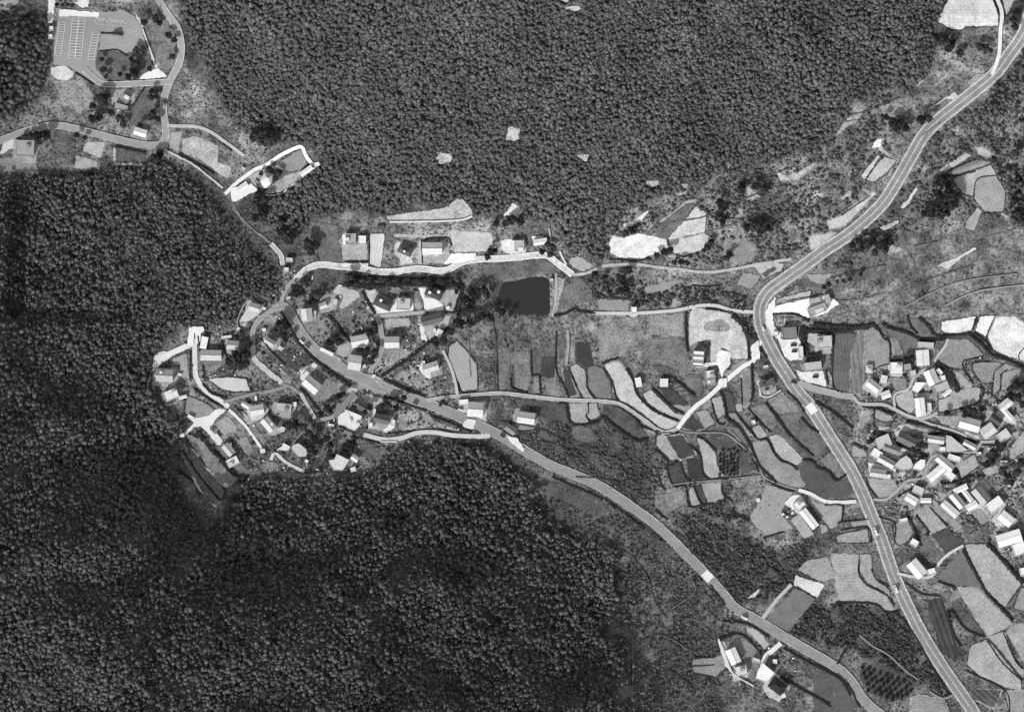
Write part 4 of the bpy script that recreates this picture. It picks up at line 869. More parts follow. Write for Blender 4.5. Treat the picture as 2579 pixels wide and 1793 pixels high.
# --- construction site and highway side
flat('U',495,700,125,180,-5,6.4,150,"tall grey building with three white roof bands beside the light site",name="workshop",cat="workshop",extra=(('pan',0,5.2,4.4,1.2,246),('pan',0,.6,4.4,1.2,246),('pan',.3,-4.6,4.4,1.0,246)))
flat('U',635,880,100,90,8,3.6,226,"white flat-roofed house left of the white lane crossing",extra=(('stair',1,-1,180),))
flat('U',645,970,95,70,6,3.0,170,"cluttered grey shed below the white house by lane crossing",**sh,extra=(('pan',-2,.5,1.3,1.2,235),))
flat('U',102,975,95,95,0,3.4,225,"pale hut right of the dark thicket amid the terraced fields",name="hut",cat="hut",par=False)
flat('V',1632,832,70,108,12,3.2,240,"white hut left of the dark thicket amid the terraced fields",name="hut",cat="hut",par=False)
flat('U',1130,1430,46,46,15,2.6,240,"tiny white hut alone in a field strip west of the highway",name="hut",cat="hut")
gable('U',1275,1010,150,120,12,4.6,130,"dark house with two courtyard skylights inside white walls west of highway",extra=(('pan',-1,3,1.6,1.0,60),('pan',0,-3,1.6,1.0,60)))
flat('U',1270,790,60,28,8,2.6,240,"small white shed just above the dark walled house by highway",**sh)
flat('R',920,488,130,50,14,3.2,178,"grey canopy roof along the top edge of the white forecourt",name="forecourt_canopy",cat="canopy",par=False)
flat('R',1065,470,62,105,14,4.0,172,"grey box of a store at the upper right of the white forecourt",name="store_building",cat="store",par=False)
flat('R',945,598,215,92,21,4.2,165,"grey station building with pale centre on the white forecourt",name="station_building",cat="station",gp=238,extra=(('pan',2,-1,4.0,1.8,214),))
flat('R',630,865,165,140,4,4.2,132,"dark grey flat-roofed store with white side ramps beside the highway",name="store_building",cat="store",gp=150)
flat('R',470,870,52,56,0,3.2,236,"tiny white kiosk on the highway shoulder",name="kiosk",cat="kiosk")
flat('R',1030,965,170,140,4,3.8,200,"pale flat-roofed house left of the striped field",extra=(('stair',-4,1,160),))
flat('R',760,1080,56,130,4,3.6,222,"white slim building on the right edge of the white yard by highway",name="store_building",cat="store")
flat('R',895,1245,205,100,7,4.6,190,"pale grey long flat-roofed building above the side-road yard",name="long_building",cat="building")
gable('W',1770,1168,255,96,-52,5.4,218,"long white barn casting a wide shadow in the lower fields",name="barn",cat="barn",pitch=11)
flat('W',1655,1010,120,90,40,3.8,244,"white flat-roofed house at the top of the long barn",extra=(('stair',1.5,1,170),))
for k, (x, y, w, g, t) in enumerate(((1470,1120,36,225,"leftmost pale"),(1520,1150,34,205,"lower middle grey"),(1535,1085,34,120,"upper middle dark"),(1580,1105,32,232,"rightmost white"))):
    flat('W',x,y,w,w*.8,30,2.0,g,"%s storage box in the clutter beside the long white barn" % t,name="storage_box",cat="storage box",par=False)
flat('W',1185,955,42,42,10,2.4,232,"tiny white hut between dark bushes left of the barn's meadow",name="hut",cat="hut",par=False)
# --- east village, upper part
flat('S',568,790,145,150,0,4.8,240,"white square flat-roofed house left of the east village lane",extra=(('stair',2,2.5,200),))
gable('S',922,645,190,155,94,4.4,214,"pale gabled house with ridge running up and down by the east lane's bend",g2=200,pitch=14)
flat('S',960,480,190,80,-4,3.0,196,"pale flat shed behind the house at the east lane's bend",**sh)
gable('S',1042,905,185,140,-66,4.8,205,"gabled house with white western slope right of the east lane")
polyb('S',[(770,1080),(830,970),(970,975),(905,1060),(850,1120)],5.0,248,"brightest white flat-roofed house right beside the east lane")
flat('S',1175,1040,180,100,22,4.0,188,"pale grey flat-roofed house below the gabled one right of lane")
gable('S',1252,1110,120,50,42,3.2,232,"white strip house beside the light field of the east village",pitch=12)
flat('S',1150,830,80,46,-50,3.2,240,"small white block at the top right of the east lane houses",name="annex_block",cat="annex")
flat('S',1185,920,80,66,10,3.0,238,"white shed between the east lane's gabled houses",**sh)
gable('S',265,1020,165,105,-38,4.0,190,"small gabled house with white lower slope under the cabbage plots")
gable('S',892,1305,225,118,97,5.0,234,"long white house with its ridge pointing at the lane junction",g2=226,pitch=13)
flat('S',1015,1310,50,110,5,3.0,220,"narrow pale shed right of the long white house",**sh)
gable('S',430,1140,115,90,20,3.4,196,"pale square shed above the east side road",**sh,pitch=12)
hip('S',208,790,85,100,0,3.0,196,"round-looking pale hut below the upper striped fields",name="hut",cat="hut")
flat('S',700,775,120,80,8,3.2,165,"grey shed right of the white square house by the lane",**sh)
flat('S',400,940,80,110,-12,3.0,222,"white triangular-looking yard shed under the white square house",**sh)
flat('S',790,860,80,80,12,3.0,200,"pale square shed left of the east lane",**sh)
# --- east village, lower part
gable('T',1555,360,250,150,-16,4.6,205,"wide pale gabled house above the lower lane of the east village",g2=196)
gable('T',2040,95,150,105,40,4.2,192,"pale gabled house at the far right under dark trees")
gable('T',2060,225,190,60,-48,3.4,225,"white strip house under the far right gabled one",pitch=12)
gable('T',1905,300,150,95,-35,4.0,86,"dark gabled house beside the white strip house, far right")
gable('T',1800,450,175,140,36,4.4,178,"grey gabled house at the right end of the lower lane",pitch=14)
flat('T',2010,520,150,120,36,4.0,212,"pale flat-roofed house at the frame's right below the lower lane")
polyb('T',[(1240,510),(1310,525),(1530,712),(1400,735),(1240,725)],4.4,212,"huge wedge-shaped pale roof in the middle of the east village",name="wedge_hall",cat="hall",slope=-0.16)
flat('T',1190,700,75,60,0,3.0,245,"white block at the left foot of the wedge-shaped roof",name="annex_block",cat="annex")
gable('T',1558,640,165,70,-27,3.6,176,"small grey gabled house right of the wedge-shaped roof")
gable('T',715,575,240,125,-26,4.6,112,"dark gabled house with a pale lower eave, left part of east village")
gable('T',1105,570,200,88,-8,3.8,172,"grey long house left of the wedge-shaped roof")
flat('T',395,600,185,140,22,4.2,198,"pale flat-roofed house upper left in the lower east village")
gable('T',512,692,200,100,-20,4.2,138,"dark-backed gabled house under the pale flat-roofed one")
flat('T',308,765,125,105,-32,3.8,246,"white square house nearest the highway in the east village")
gable('T',440,862,210,100,-29,4.4,176,"grey gabled house framed by a white yard near the highway",g2=150)
polyb('T',[(540,925),(620,830),(705,785),(765,830),(795,905),(770,965),(640,982)],4.6,202,"big pale many-sided roof in the lower east village")
polyb('T',[(830,890),(900,835),(960,840),(955,930),(905,985),(785,965)],4.2,244,"bright white many-sided roof beside the bend of the lower lane")
gable('T',330,1020,200,100,-8,4.2,158,"grey gabled house in a white yard, closest to the highway field")
flat('T',450,1070,80,60,0,3.2,244,"white block at the end of the house by the highway field",name="annex_block",cat="annex")
gable('T',1225,885,240,105,-40,4.8,178,"grey gabled house with white lower slope inside the lane's bend")
gable('T',1105,1020,225,105,40,4.8,236,"white gabled house set across the lane's bend",g2=228,pitch=12)
flat('T',1285,1048,130,95,-40,4.0,244,"white flat-roofed block right of the white gabled house in the bend",name="annex_block",cat="annex")
flat('T',1345,820,150,75,-18,3.6,232,"small white flat-roofed house above the lane bend's field")
flat('T',865,1250,125,95,-22,3.8,208,"pale flat-roofed shed below the lane's lower loop",**sh)
gable('T',780,1368,150,95,-32,4.0,208,"pale gabled house below the lower loop of the lane",pitch=14)
gable('T',972,1385,130,58,0,3.2,242,"white shed right of the pale house below the lower loop",**sh,pitch=10)
gable('T',1435,1230,178,68,24,4.0,244,"white long shed at the head of the southern house group",**sh,pitch=10)
gable('T',1395,1385,205,105,-50,4.6,196,"gabled house with white western slope in the southern house group",g2=170)
gable('T',1530,1320,165,62,-52,3.8,212,"pale strip house in the middle of the southern house group",pitch=12)
gable('T',1710,1315,215,140,-50,5.0,150,"dark grey gabled house ringed by a pale yard, southern group",g2=130)
flat('T',1890,1440,205,125,36,5.0,240,"white flat-roofed hall at the right of the southern house group",name="hall_building",cat="hall")
gable('T',1590,1455,140,85,30,3.6,242,"small white house at the foot of the southern house group",pitch=12)
flat('T',2015,865,80,26,0,2.6,242,"white shed with a ribbed front among the far right trees",**sh)
flat('T',2005,900,76,22,0,2.6,238,"lower white shed among the far right trees",**sh)
flat('T',1680,755,52,34,10,2.6,240,"tiny white hut at the right end of the straight lane",name="hut",cat="hut")
gable('K',1425,165,110,80,-40,4.2,236,"white gabled house above the long white halls at the right edge",pitch=12)
gable('K',1447,310,185,96,17,5.6,222,"long white hall with a shaded left end at the right edge",name="hall_building",cat="hall",pitch=10)
flat('K',1522,388,95,90,20,4.6,244,"white hall cut by the right edge of the frame, below the long one",name="hall_building",cat="hall")
flat('K',1548,560,40,60,10,3.6,240,"white shed at the right edge above the big stubble field",**sh)
flat('K',745,345,56,52,-30,3.2,236,"small white block left of the vineyard plot",name="annex_block",cat="annex")
gable('K',765,536,135,92,-50,4.2,204,"pale gabled house at the end of the short white drive off the highway",pitch=14)
flat('K',872,558,62,44,15,3.2,240,"white block right of the pale house off the highway",name="annex_block",cat="annex")
flat('K',665,178,62,30,12,2.6,226,"small white shed at the top of a field right of the highway",**sh)
gable('K',1010,95,150,60,-42,3.0,190,"pale long shed between field strips under the southern house group",**sh,pitch=10)
# --- farm in the south
gable('Y',1070,1090,145,100,-66,4.2,212,"gabled house with white western slope in the southern farmstead",pitch=16)
flat('Y',1140,1225,105,85,10,3.6,220,"pale flat-roofed house lower left in the southern farmstead",extra=(('stair',1,1,170),))
polyb('Y',[(1338,1150),(1445,1240),(1372,1330),(1272,1292),(1292,1222)],5.2,248,"bright white many-sided roof in the southern farmstead",name="farm_hall",cat="barn")
hip('Y',1475,1360,150,120,-38,4.6,52,"black-roofed house right of the white farm roof",name="house")
flat('Y',1525,1450,44,38,20,2.4,236,"tiny white hut below the black-roofed house",name="hut",cat="hut",par=False)
flat('Y',1450,1140,40,40,0,2.4,236,"tiny white hut beside the farm drive",name="hut",cat="hut",par=False)
flat('Y',1280,1130,70,40,-20,2.6,205,"pale shed left of the farm drive",**sh)


# --- small outbuildings scattered round the western houses
for r_, x_, y_, l_, w_, a_, h_, g_, t_ in (
    ('D',1800,440,44,40,-15,2.6,238,"small white hut just right of the lone house at forest edge"),
    ('D',2150,285,60,34,10,2.4,205,"pale shed at the top end of the hamlet's first lane"),
    ('D',1430,740,44,60,-25,2.6,240,"white hut at the foot of the curved pale wall"),
    ('D',1285,905,46,40,20,2.2,240,"tiny white hut under the narrow white shed, west hamlet"),
    ('D',1800,745,52,46,0,2.4,238,"white round-looking hut at the start of the hamlet's inner lane"),
    ('D',590,1385,54,36,-15,2.2,228,"tiny pale shed right of the dark-backed western house"),
    ('D',2035,1010,70,55,-30,2.6,212,"pale shed at the lower end of the curve-lane house's yard"),
    ('E',565,432,72,36,-30,2.4,238,"white shed at the left arm of the white cross-shaped yard"),
    ('E',855,640,70,30,-50,2.4,232,"pale shed at the right arm of the white cross-shaped yard"),
    ('E',1272,228,24,52,0,2.6,236,"slim white hut above the house on the diagonal path"),
    ('E',1560,560,46,46,-20,2.4,236,"white hut right of the house with roof tank"),
    ('E',1345,800,54,44,10,2.4,232,"white hut at the bottom end of the diagonal white path"),
    ('E',470,628,50,42,0,2.4,240,"white hut at the tip of the short path on the western edge"),
    ('E',945,1165,50,42,-20,2.2,214,"pale hut at the lower end of the terraced strips"),
    ('E',1600,748,86,36,-28,2.6,234,"white shed at the head of the southern loop path"),
    ('E',1690,292,46,46,0,2.6,238,"white hut right of the flat-roofed house rimmed in white"),
    ('G',55,915,56,56,-20,2.6,214,"pale hut in the dark garden above the six-sided house"),
    ('G',610,868,72,28,-12,2.4,222,"narrow pale shed left of the large white flat-roofed house"),
    ('G',1108,712,30,66,-10,2.6,232,"slim white hut above the house inside low white walls"),
    ('G',865,1375,64,52,20,2.6,214,"pale hut under the big pale roof on the south edge"),
    ('F',1952,572,42,38,20,2.4,240,"white hut in the pale yard at the embankment's right end"),
    ('F',1800,832,30,46,0,2.4,238,"slim white hut right of the white L-shaped yard"),
    ('F',990,1242,46,36,20,2.4,220,"pale hut right of the square house above the junction"),
    ('F',420,650,34,90,-8,2.4,215,"slim pale shed beside the house with the white western slope"),
    ('F',1100,1355,40,36,0,2.0,222,"tiny pale hut at the mouth of the side lane")):
    flat(r_, x_, y_, l_, w_, a_, h_, g_, t_, name="outbuilding", cat="outbuilding", par=False)

# ------------------------------------------------------------------ walls
def wall(reg, pts, h, g, label, w=0.5, name="wall_run", cat="wall"):
    C = catmull(px(reg, pts), 5.0) if len(pts) > 2 else np.array([np.array(p) for p in px(reg, pts)])
    if len(pts) == 2:
        a, b = C; n = max(2, int(np.linalg.norm(b - a) / 8)); C = np.array([a + (b - a) * t / n for t in range(n + 1)])
    Nn = normals(C); V, F = [], []
    for i, (c, n) in enumerate(zip(C, Nn)):
        z = float(zat(*c))
        for s, zz in ((-1, z - 1.5), (-1, z + h), (1, z + h), (1, z - 1.5)):
            q = c + n * s * w / 2 / M; V.append((wx(q[0]), wy(q[1]), zz))
    for i in range(len(C) - 1):
        k = i * 4
        for j in range(3): F.append((k + j, k + j + 1, k + 4 + j + 1, k + 4 + j))
    F += [(0, 1, 2, 3), tuple(len(V) - 4 + j for j in (3, 2, 1, 0))]
    bm = bmesh.new(); me = mesh(name, V, F); bm.from_mesh(me); bmesh.ops.recalc_face_normals(bm, faces=bm.faces); bm.to_mesh(me); bm.free()
    return link(name, me, mat("wall_plaster", alb(g), var=.15, scale=.3), label=label, cat=cat, group="walls in the valley")
wall('N',[(1285,365),(1600,362),(1900,355),(2120,338),(2235,298)],2.0,238,"long white retaining wall curving above the north row of houses",w=1.4)
wall('C',[(1860,525),(1640,685),(1440,845)],1.8,220,"straight pale wall along the compound's lower right side",w=1.0)
wall('C',[(1440,850),(1320,880),(1195,870)],1.8,170,"grey wall closing the compound's lowest corner",w=.7)
wall('C',[(1120,700),(1170,770),(1195,870)],1.8,120,"dark inner wall across the white walled compound",w=.7)
wall('A',[(1655,350),(1730,560),(1800,760)],1.8,222,"pale slanting wall between the car park lawn and the garden strip",w=1.2)
wall('D',[(1590,280),(1480,450),(1420,600),(1415,690)],1.6,185,"curved pale wall around the lone house at forest edge",w=.8)
wall('Y',[(935,930),(985,1040),(1040,1190),(1090,1265),(1255,1362)],2.0,228,"white wall along the farmstead's left side",w=1.0)
wall('G',[(1175,1060),(1370,1060)],1.8,225,"short white wall under the lower village lane",w=1.0)
wall('F',[(1190,1240),(1110,1330),(1180,1400)],.9,215,"low pale kerb wall at the mouth of the side lane",w=.8)
wall('R',[(585,690),(545,900)],1.6,215,"white ramp wall on the left of the dark grey store",w=.9)
wall('R',[(745,790),(725,920)],1.6,220,"white ramp wall on the right of the dark grey store",w=.9)
wall('U',[(1195,1040),(1230,1130),(1330,1130),(1445,1060)],1.6,220,"white wall curving round the dark walled house by highway",w=1.0)
wall('B',[(165,862),(300,858)],2.2,90,"dark straight wall at the forest edge, far left",w=1.0)
wall('Q',[(80,1370),(390,1390)],1.5,90,"dark wall along the top of the grey plot east of pond",w=.8)

# ------------------------------------------------------------------ vehicles
def car(reg, x, y, deg, g, label, L=4.6, Wd=1.9, H=1.5, on=0.9, cat="car", name="parked_car"):
    (u, v), = px(reg, [(x, y)])
    o = link(name, None, label=label, cat=cat, group="vehicles in the valley")
    o.location = (wx(u), wy(v), float(zat(u, v)) + on + 0.55); o.rotation_euler = (0, 0, math.radians(deg))
    pm_ = mat("car_paint", alb(g), var=.03, rough=.3, spec=.5); gm = mat("car_glass", .03, var=.02, rough=.1, spec=.5); tm = mat("tyre_rubber", .03, var=.05)
    a, b = L / 2, Wd / 2
    prof = [(-a,.25),(-a,.8),(-a*.62,.95),(a*.45,.95),(a*.96,.75),(a,.3)]
    V = [(x_, s * b, z_) for s in (-1, 1) for x_, z_ in prof]; n = len(prof)
    link("body", mesh("body", V, [tuple(range(n)), tuple(range(2*n-1, n-1, -1))] + [(i, n+i, n+(i+1) % n, (i+1) % n) for i in range(n)]), pm_, o)
    V = []; 
    for z_, k in ((.95, 1.0), (H, .78)): V += [(-a*.62*k, -b*.92*k, z_), (a*.42*k, -b*.92*k, z_), (a*.42*k, b*.92*k, z_), (-a*.62*k, b*.92*k, z_)]
    link("windows", mesh("windows", V, [(0,1,5,4),(1,2,6,5),(2,3,7,6),(3,0,4,7)]), gm, o)
    boxes("car_roof", [(-a*.5, a*.34, -b*.73, b*.73, H - .03, H + .04)], pm_, o)
    for sx in (-.62, .62):
        for sy in (-1, 1):
            n = 10; r = .33; V = [(sx*a + r*math.cos(2*math.pi*i/n), sy*b*.95 + t, .33 - .28 + r*math.sin(2*math.pi*i/n)) for t in (-.1, .1) for i in range(n)]
            link("wheel", mesh("wheel", V, [tuple(range(n)), tuple(range(2*n-1, n-1, -1))] + [(i, n+i, n+(i+1) % n, (i+1) % n) for i in range(n)]), tm, o)
    return o
car('U',1240,352,-75,244,"white car on the highway near the forecourt bend",on=1.2)
car('R',680,1000,2,40,"upper dark car parked in the white yard by the highway",L=5.4,Wd=2.2)
car('R',688,1070,2,40,"lower dark car parked in the white yard by the highway",L=5.0,Wd=2.2)
car('R',930,1362,0,36,"dark car parked in the pale yard beside the side road",L=5.0,Wd=2.4)
car('R',685,1425,-8,48,"dark car turning from the highway into the side road",L=5.6,Wd=2.0)
car('Y',1172,745,-28,246,"white van on the verge of the valley road",L=6.0,Wd=2.1,H=2.1,on=1.4,cat="van")
car('A',1905,1190,-70,60,"dark car on the upper road above the fork",on=1.3)
car('F',272,962,-45,244,"white car on the curved village road",on=1.3)
car('F',205,825,-62,60,"dark car higher up on the curved village road",on=1.3)
car('F',340,1010,-40,70,"dark car on the curved village road just below the white one",on=1.3)
car('K',460,262,-70,246,"white truck at the left edge of the highway beside the fields",L=7.5,Wd=2.3,H=2.4,on=1.6,cat="truck",name="parked_truck")
car('K',612,688,-70,240,"white truck on the lower stretch of highway",L=7.0,Wd=2.3,H=2.4,on=1.6,cat="truck",name="parked_truck")
car('X',820,372,-32,50,"dark car on the valley road just past the lane mouth",on=1.3)
car('G',1580,615,-25,64,"dark car pulled over on the road below the triangular plot",on=1.4)
car('A',1370,405,-8,44,"dark coach standing at the edge of the car park lawn",L=9.5,Wd=2.5,H=2.8,on=.9,cat="coach",name="parked_coach")
# ------------------------------------------------------------------ foliage prototypes
def ico(sub):
    bm = bmesh.new(); bmesh.ops.create_icosphere(bm, subdivisions=sub, radius=1.0)
    V = np.array([v.co[:] for v in bm.verts]); F = np.array([[v.index for v in f.verts] for f in bm.faces]); bm.free()
    return V, F
I1, I2 = ico(1), ico(2)
def crown_proto(rng, quads=12, base=I2, lump=0.30):
    V, F = base
    r = 1 + rng.uniform(-lump, lump * 0.7, len(V))
    V = V * r[:, None]
    V = V.copy(); V[:, 2] *= np.where(V[:, 2] < 0, 0.75, 1.0)
    vs, fs = [V], [F]; k = len(V)
    if quads:
        d = rng.normal(size=(quads, 3)); d[:, 2] = np.abs(d[:, 2]) * .9; d /= np.linalg.norm(d, axis=1, keepdims=True)
        c = d * rng.uniform(.85, 1.12, (quads, 1))
        a = rng.normal(size=(quads, 3)); a /= np.linalg.norm(a, axis=1, keepdims=True)
        b = np.cross(a, d + rng.normal(size=(quads, 3)) * .5); b /= np.linalg.norm(b, axis=1, keepdims=True)
        s = rng.uniform(.16, .34, (quads, 1))
        Q = np.stack([c - a*s - b*s, c + a*s - b*s, c + a*s + b*s, c - a*s + b*s], 1).reshape(-1, 3)
        i = k + np.arange(quads)[:, None] * 4
        vs.append(Q); fs += [i + np.array([[0, 1, 2]]), i + np.array([[0, 2, 3]])]
    return np.concatenate(vs), np.concatenate(fs)
prng = np.random.default_rng(5)
PROTO = [crown_proto(prng, 5, I1, .34) for _ in range(10)]
BUSHP = [crown_proto(prng, 5, I1, .35) for _ in range(6)]
def mass(name, U, V, zoff, rx, rz, tint, protos, m, kind="stuff", label=None, cat=None, smooth=False):
    """many crowns or bushes that read as one mass, as real geometry in one object"""
    pick = RNG.integers(0, len(protos), len(U)); rot_ = RNG.uniform(0, 2 * np.pi, len(U))
    zg = zat(U, V); X = wx(U); Yv = wy(V)
    vs, fs, cs = [], [], []; k = 0
    for p, (PV, PF) in enumerate(protos):
        s = np.where(pick == p)[0]
        if not len(s): continue
        c, sn = np.cos(rot_[s])[:, None], np.sin(rot_[s])[:, None]
        el = RNG.uniform(.85, 1.15, (len(s), 1))
        x = (PV[:, 0] * c - PV[:, 1] * sn) * rx[s][:, None] * el + X[s][:, None]
        y = (PV[:, 0] * sn + PV[:, 1] * c) * rx[s][:, None] / el + Yv[s][:, None]
        z = PV[:, 2] * rz[s][:, None] + (zg[s] + zoff[s])[:, None]
        vs.append(np.stack([x, y, z], 2).reshape(-1, 3))
        fs.append((PF[None] + (k + np.arange(len(s)) * len(PV))[:, None, None]).reshape(-1, 3))
        cs.append(np.repeat(tint[s], len(PV))); k += len(s) * len(PV)
    me = mesh_np(name, np.concatenate(vs), np.concatenate(fs), smooth); set_cover(me, np.concatenate(cs))
    return link(name, me, m, kind=kind, label=label, cat=cat)
FOL = mat("foliage", 1.0, var=0.10, scale=0.5, fine=2.2, tint=True, rough=0.9)

# ------------------------------------------------------------------ scrub on the banks between the terraces
BANKS = []
def bk(reg, w, *lines):
    for l in lines: BANKS.append((px(reg, l), w))
bk('V',5,[(1230,660),(1330,830),(1390,1030),(1500,1090),(1650,1190),(1850,1350)],[(690,260),(690,700),(770,850),(830,1010)],[(400,470),(410,740),(490,750),(510,970)],[(160,790),(190,900),(360,950)],[(1210,620),(1400,550)])
bk('V',8,[(1500,680),(1580,830),(1620,970),(1760,1120),(1900,1200),(2090,1280)],[(1790,900),(1900,1010),(2050,1140),(2160,1190)],[(2180,30),(2180,300),(2200,480)],[(720,1070),(800,1090),(860,1300),(1070,1310),(1190,1270)],[(2040,790),(2150,880),(2280,990)])
bk('V',3.5,[(1040,690),(1040,880),(1110,1000),(1180,1030)],[(820,670),(920,880),(990,1000)],[(10,500),(20,920)],[(1050,1070),(1060,1170),(1030,1220),(1080,1300)])
bk('V',11,[(1210,1220),(1400,1370),(1600,1500),(1740,1490)]); bk('V',6,[(1400,1110),(1550,1200),(1680,1340),(1880,1400)])
bk('U',8,[(750,1070),(800,1200),(830,1380),(960,1480),(1050,1596)],[(1110,760),(1120,1100),(1090,1200)],[(1520,1070),(1640,1190),(1720,1310)],[(1680,1380),(1800,1500),(1880,1540)],[(1200,560),(1290,690)],[(1840,1200),(2030,1300),(2280,1500)],[(1270,1200),(1400,1370),(1560,1596)])
bk('U',5,[(650,1200),(720,1430),(800,1450)],[(930,1310),(1050,1480),(1150,1596)],[(1070,1260),(1200,1420),(1330,1540)],[(990,930),(1000,1230)],[(1070,500),(1080,700)],[(2060,400),(2040,800),(2060,1040),(2200,1100)],[(1960,830),(1990,1000)],[(580,128),(900,160)])
bk('U',16,[(890,200),(1000,300),(1080,440),(1160,440)],[(1690,330),(1720,560),(1750,660),(1900,650)]); bk('U',13,[(1700,365),(2050,390),(2280,370)])
bk('W',8,[(810,0),(970,110),(1080,300),(1130,400),(1200,560),(1300,660),(1400,760)],[(1700,490),(1830,520),(1860,580),(1990,620),(2080,730),(2200,660)],[(910,1040),(900,1100),(1080,1190)])
bk('W',5.5,[(960,0),(1110,170),(1190,260),(1290,265),(1360,400),(1440,500),(1560,540),(1640,610)],[(1160,0),(1330,180)],[(1380,0),(1600,250),(1820,450)],[(480,210),(600,290),(700,390)],[(370,300),(520,450),(550,640),(620,710),(850,715)],[(960,330),(1100,440),(1190,630)],[(0,370),(140,500),(150,560),(270,510)],[(130,570),(210,790),(340,790),(370,900),(400,1030),(560,1010)],[(290,520),(330,650),(400,750),(530,740)],[(440,790),(530,990),(660,1000)],[(770,780),(780,880),(900,980)],[(1300,730),(1420,810),(1600,860)],[(1250,1390),(1480,1320)],[(1960,1010),(2150,1010),(2150,1180),(2110,1220)],[(30,650),(80,800),(120,840)],[(0,1070),(140,1180)],[(0,180),(270,180)])
bk('K',4.5,[(335,500),(335,570),(400,660),(540,730),(600,810)],[(430,540),(470,620),(555,670)],[(1290,1070),(1400,1230),(1550,1370)],[(1410,1010),(1490,1200),(1550,1280)],[(860,80),(990,220)],[(480,150),(600,200),(600,340)],[(680,640),(800,720),(940,740)],[(1130,1290),(1420,1440),(1460,1596)],[(0,1480),(130,1560)],[(200,190),(400,170)],[(200,250),(400,230),(430,340)])
bk('K',7,[(190,785),(440,795),(540,855),(640,855)],[(1020,840),(1130,980),(1270,1045)],[(690,120),(760,270),(800,370)],[(760,140),(860,270)],[(240,1130),(180,1240)],[(660,900),(770,1060),(880,1260),(1010,1480)],[(920,630),(1060,680)],[(0,1240),(230,1360),(340,1560)],[(1000,850),(1030,1000),(1090,1110)])
bk('K',9,[(1110,400),(1210,580),(1290,720),(1480,920)]); bk('K',12,[(1290,350),(1400,470),(1550,640)])
bk('S',6,[(0,240),(160,210),(280,200),(400,380),(480,440),(490,700)],[(720,80),(760,210),(850,320)],[(1640,100),(1590,270)],[(560,1290),(720,1390)],[(1700,1020),(1740,1080),(1700,1240)],[(1610,310),(1780,440),(1880,560),(2282,760)],[(510,680),(650,670)])
bk('S',9,[(380,180),(500,250),(720,310),(850,380),(1000,400),(1220,400)],[(880,110),(1000,220),(1090,340),(1300,350),(1560,310)],[(1560,340),(1700,450),(1850,600),(2100,690),(2282,800)],[(330,1330),(540,1410)])
bk('S',3.2,[(1880,110),(1780,370),(1860,520)],[(1460,760),(1480,680),(1740,630)],[(1470,790),(1600,980)],[(1590,720),(1600,830),(1700,970)],[(1880,850),(1850,1160)],[(1970,870),(1970,1060)],[(1580,740),(1640,700),(1830,690)],[(1960,870),(2060,800)],[(1130,1210),(1290,1150)],[(2220,690),(2210,600),(2282,510)],[(280,1340),(270,1590)])
bk('S',12,[(1120,710),(1280,830),(1350,970),(1400,1090)])
bk('T',9,[(700,330),(960,380),(1200,450),(1450,540),(1690,600)],[(1010,500),(1240,490),(1420,580)],[(560,560),(600,620),(750,700),(990,790)],[(1380,960),(1430,1090)],[(1180,1160),(1420,1130),(1560,1060),(1760,1060)])
bk('T',5,[(170,1080),(220,1220),(330,1350)],[(1250,757),(1600,757)],[(600,1340),(870,1160)],[(1690,480),(1830,330)],[(1720,640),(1880,650)],[(0,610),(160,700)],[(450,620),(620,680)],[(120,130),(330,160),(560,220)])
bk('R',7,[(440,642),(680,642),(860,722)]); bk('R',13,[(900,765),(1450,795),(1600,755)])
bk('E',7,[(560,700),(700,880),(850,1090),(930,1160)],[(480,790),(600,980),(780,1210),(880,1330)],[(440,1000),(600,1130)],[(600,120),(780,250),(920,325)],[(690,70),(800,180),(960,220)]); bk('E',15,[(640,600),(760,760),(900,900),(1060,1070),(1180,1080)])
bk('F',9,[(970,380),(1040,520),(1120,640)],[(580,660),(700,790),(830,960)],[(40,620),(130,760),(220,940),(340,1080),(450,1190),(640,1330),(840,1470)],[(1190,1360),(1320,1270),(1500,1160),(1620,1060),(1800,920),(1960,800)],[(1220,1400),(1450,1490),(1700,1596)],[(2120,350),(2060,520),(2030,620)])
bk('F',15,[(790,290),(1050,330),(1400,300),(1700,300),(2130,320)],[(800,220),(1050,240),(1400,250),(1700,250),(2000,250)]); bk('F',4,[(1990,1240),(2050,1400),(2110,1540),(2280,1540)],[(1900,620),(2030,630)])
bk('G',7,[(1220,540),(1430,610),(1700,700)],[(1750,750),(2000,850),(2220,950)],[(250,440),(340,530),(450,680),(480,750)],[(700,880),(880,950)]); bk('G',4,[(1250,970),(1500,940),(1800,910),(2100,960)],[(1000,1040),(1200,1070)])
bk('N',4,[(760,827),(1030,815)],[(1050,560),(1050,820)],[(1650,560),(1660,830)],[(1660,585),(1730,550),(1950,548),(1995,640)])
bk('B',6,[(1330,545),(1690,625)],[(1310,785),(1700,800)],[(200,460),(560,390)],[(920,850),(1160,880)]); bk('C',6,[(230,400),(420,505),(640,630)],[(740,290),(850,370)],[(1480,855),(1850,655)])
bk('P',7,[(30,1020),(60,1200),(10,1450)],[(1110,1440),(1250,1410),(1390,1340)],[(1380,1380),(1600,1410)]); bk('Q',4,[(150,925),(500,945),(600,905)],[(1100,1230),(1300,1240),(1450,1220)])
bk('Y',7,[(950,920),(1150,895),(1330,1070)],[(980,770),(1200,800),(1400,920)],[(1530,1015),(1750,1145),(2040,1300),(2140,1450)],[(1500,1280),(1690,1390),(1950,1530)],[(860,440),(1000,620)],[(2000,612),(2162,605)])
bk('Y',3.5,[(730,1100),(900,1100)],[(690,1180),(900,1170)],[(700,1240),(890,1280)],[(1650,460),(1820,570)]); bk('X',6,[(1300,765),(1500,855),(1690,935),(1880,1035),(2180,1260)],[(150,185),(430,285),(520,335)])
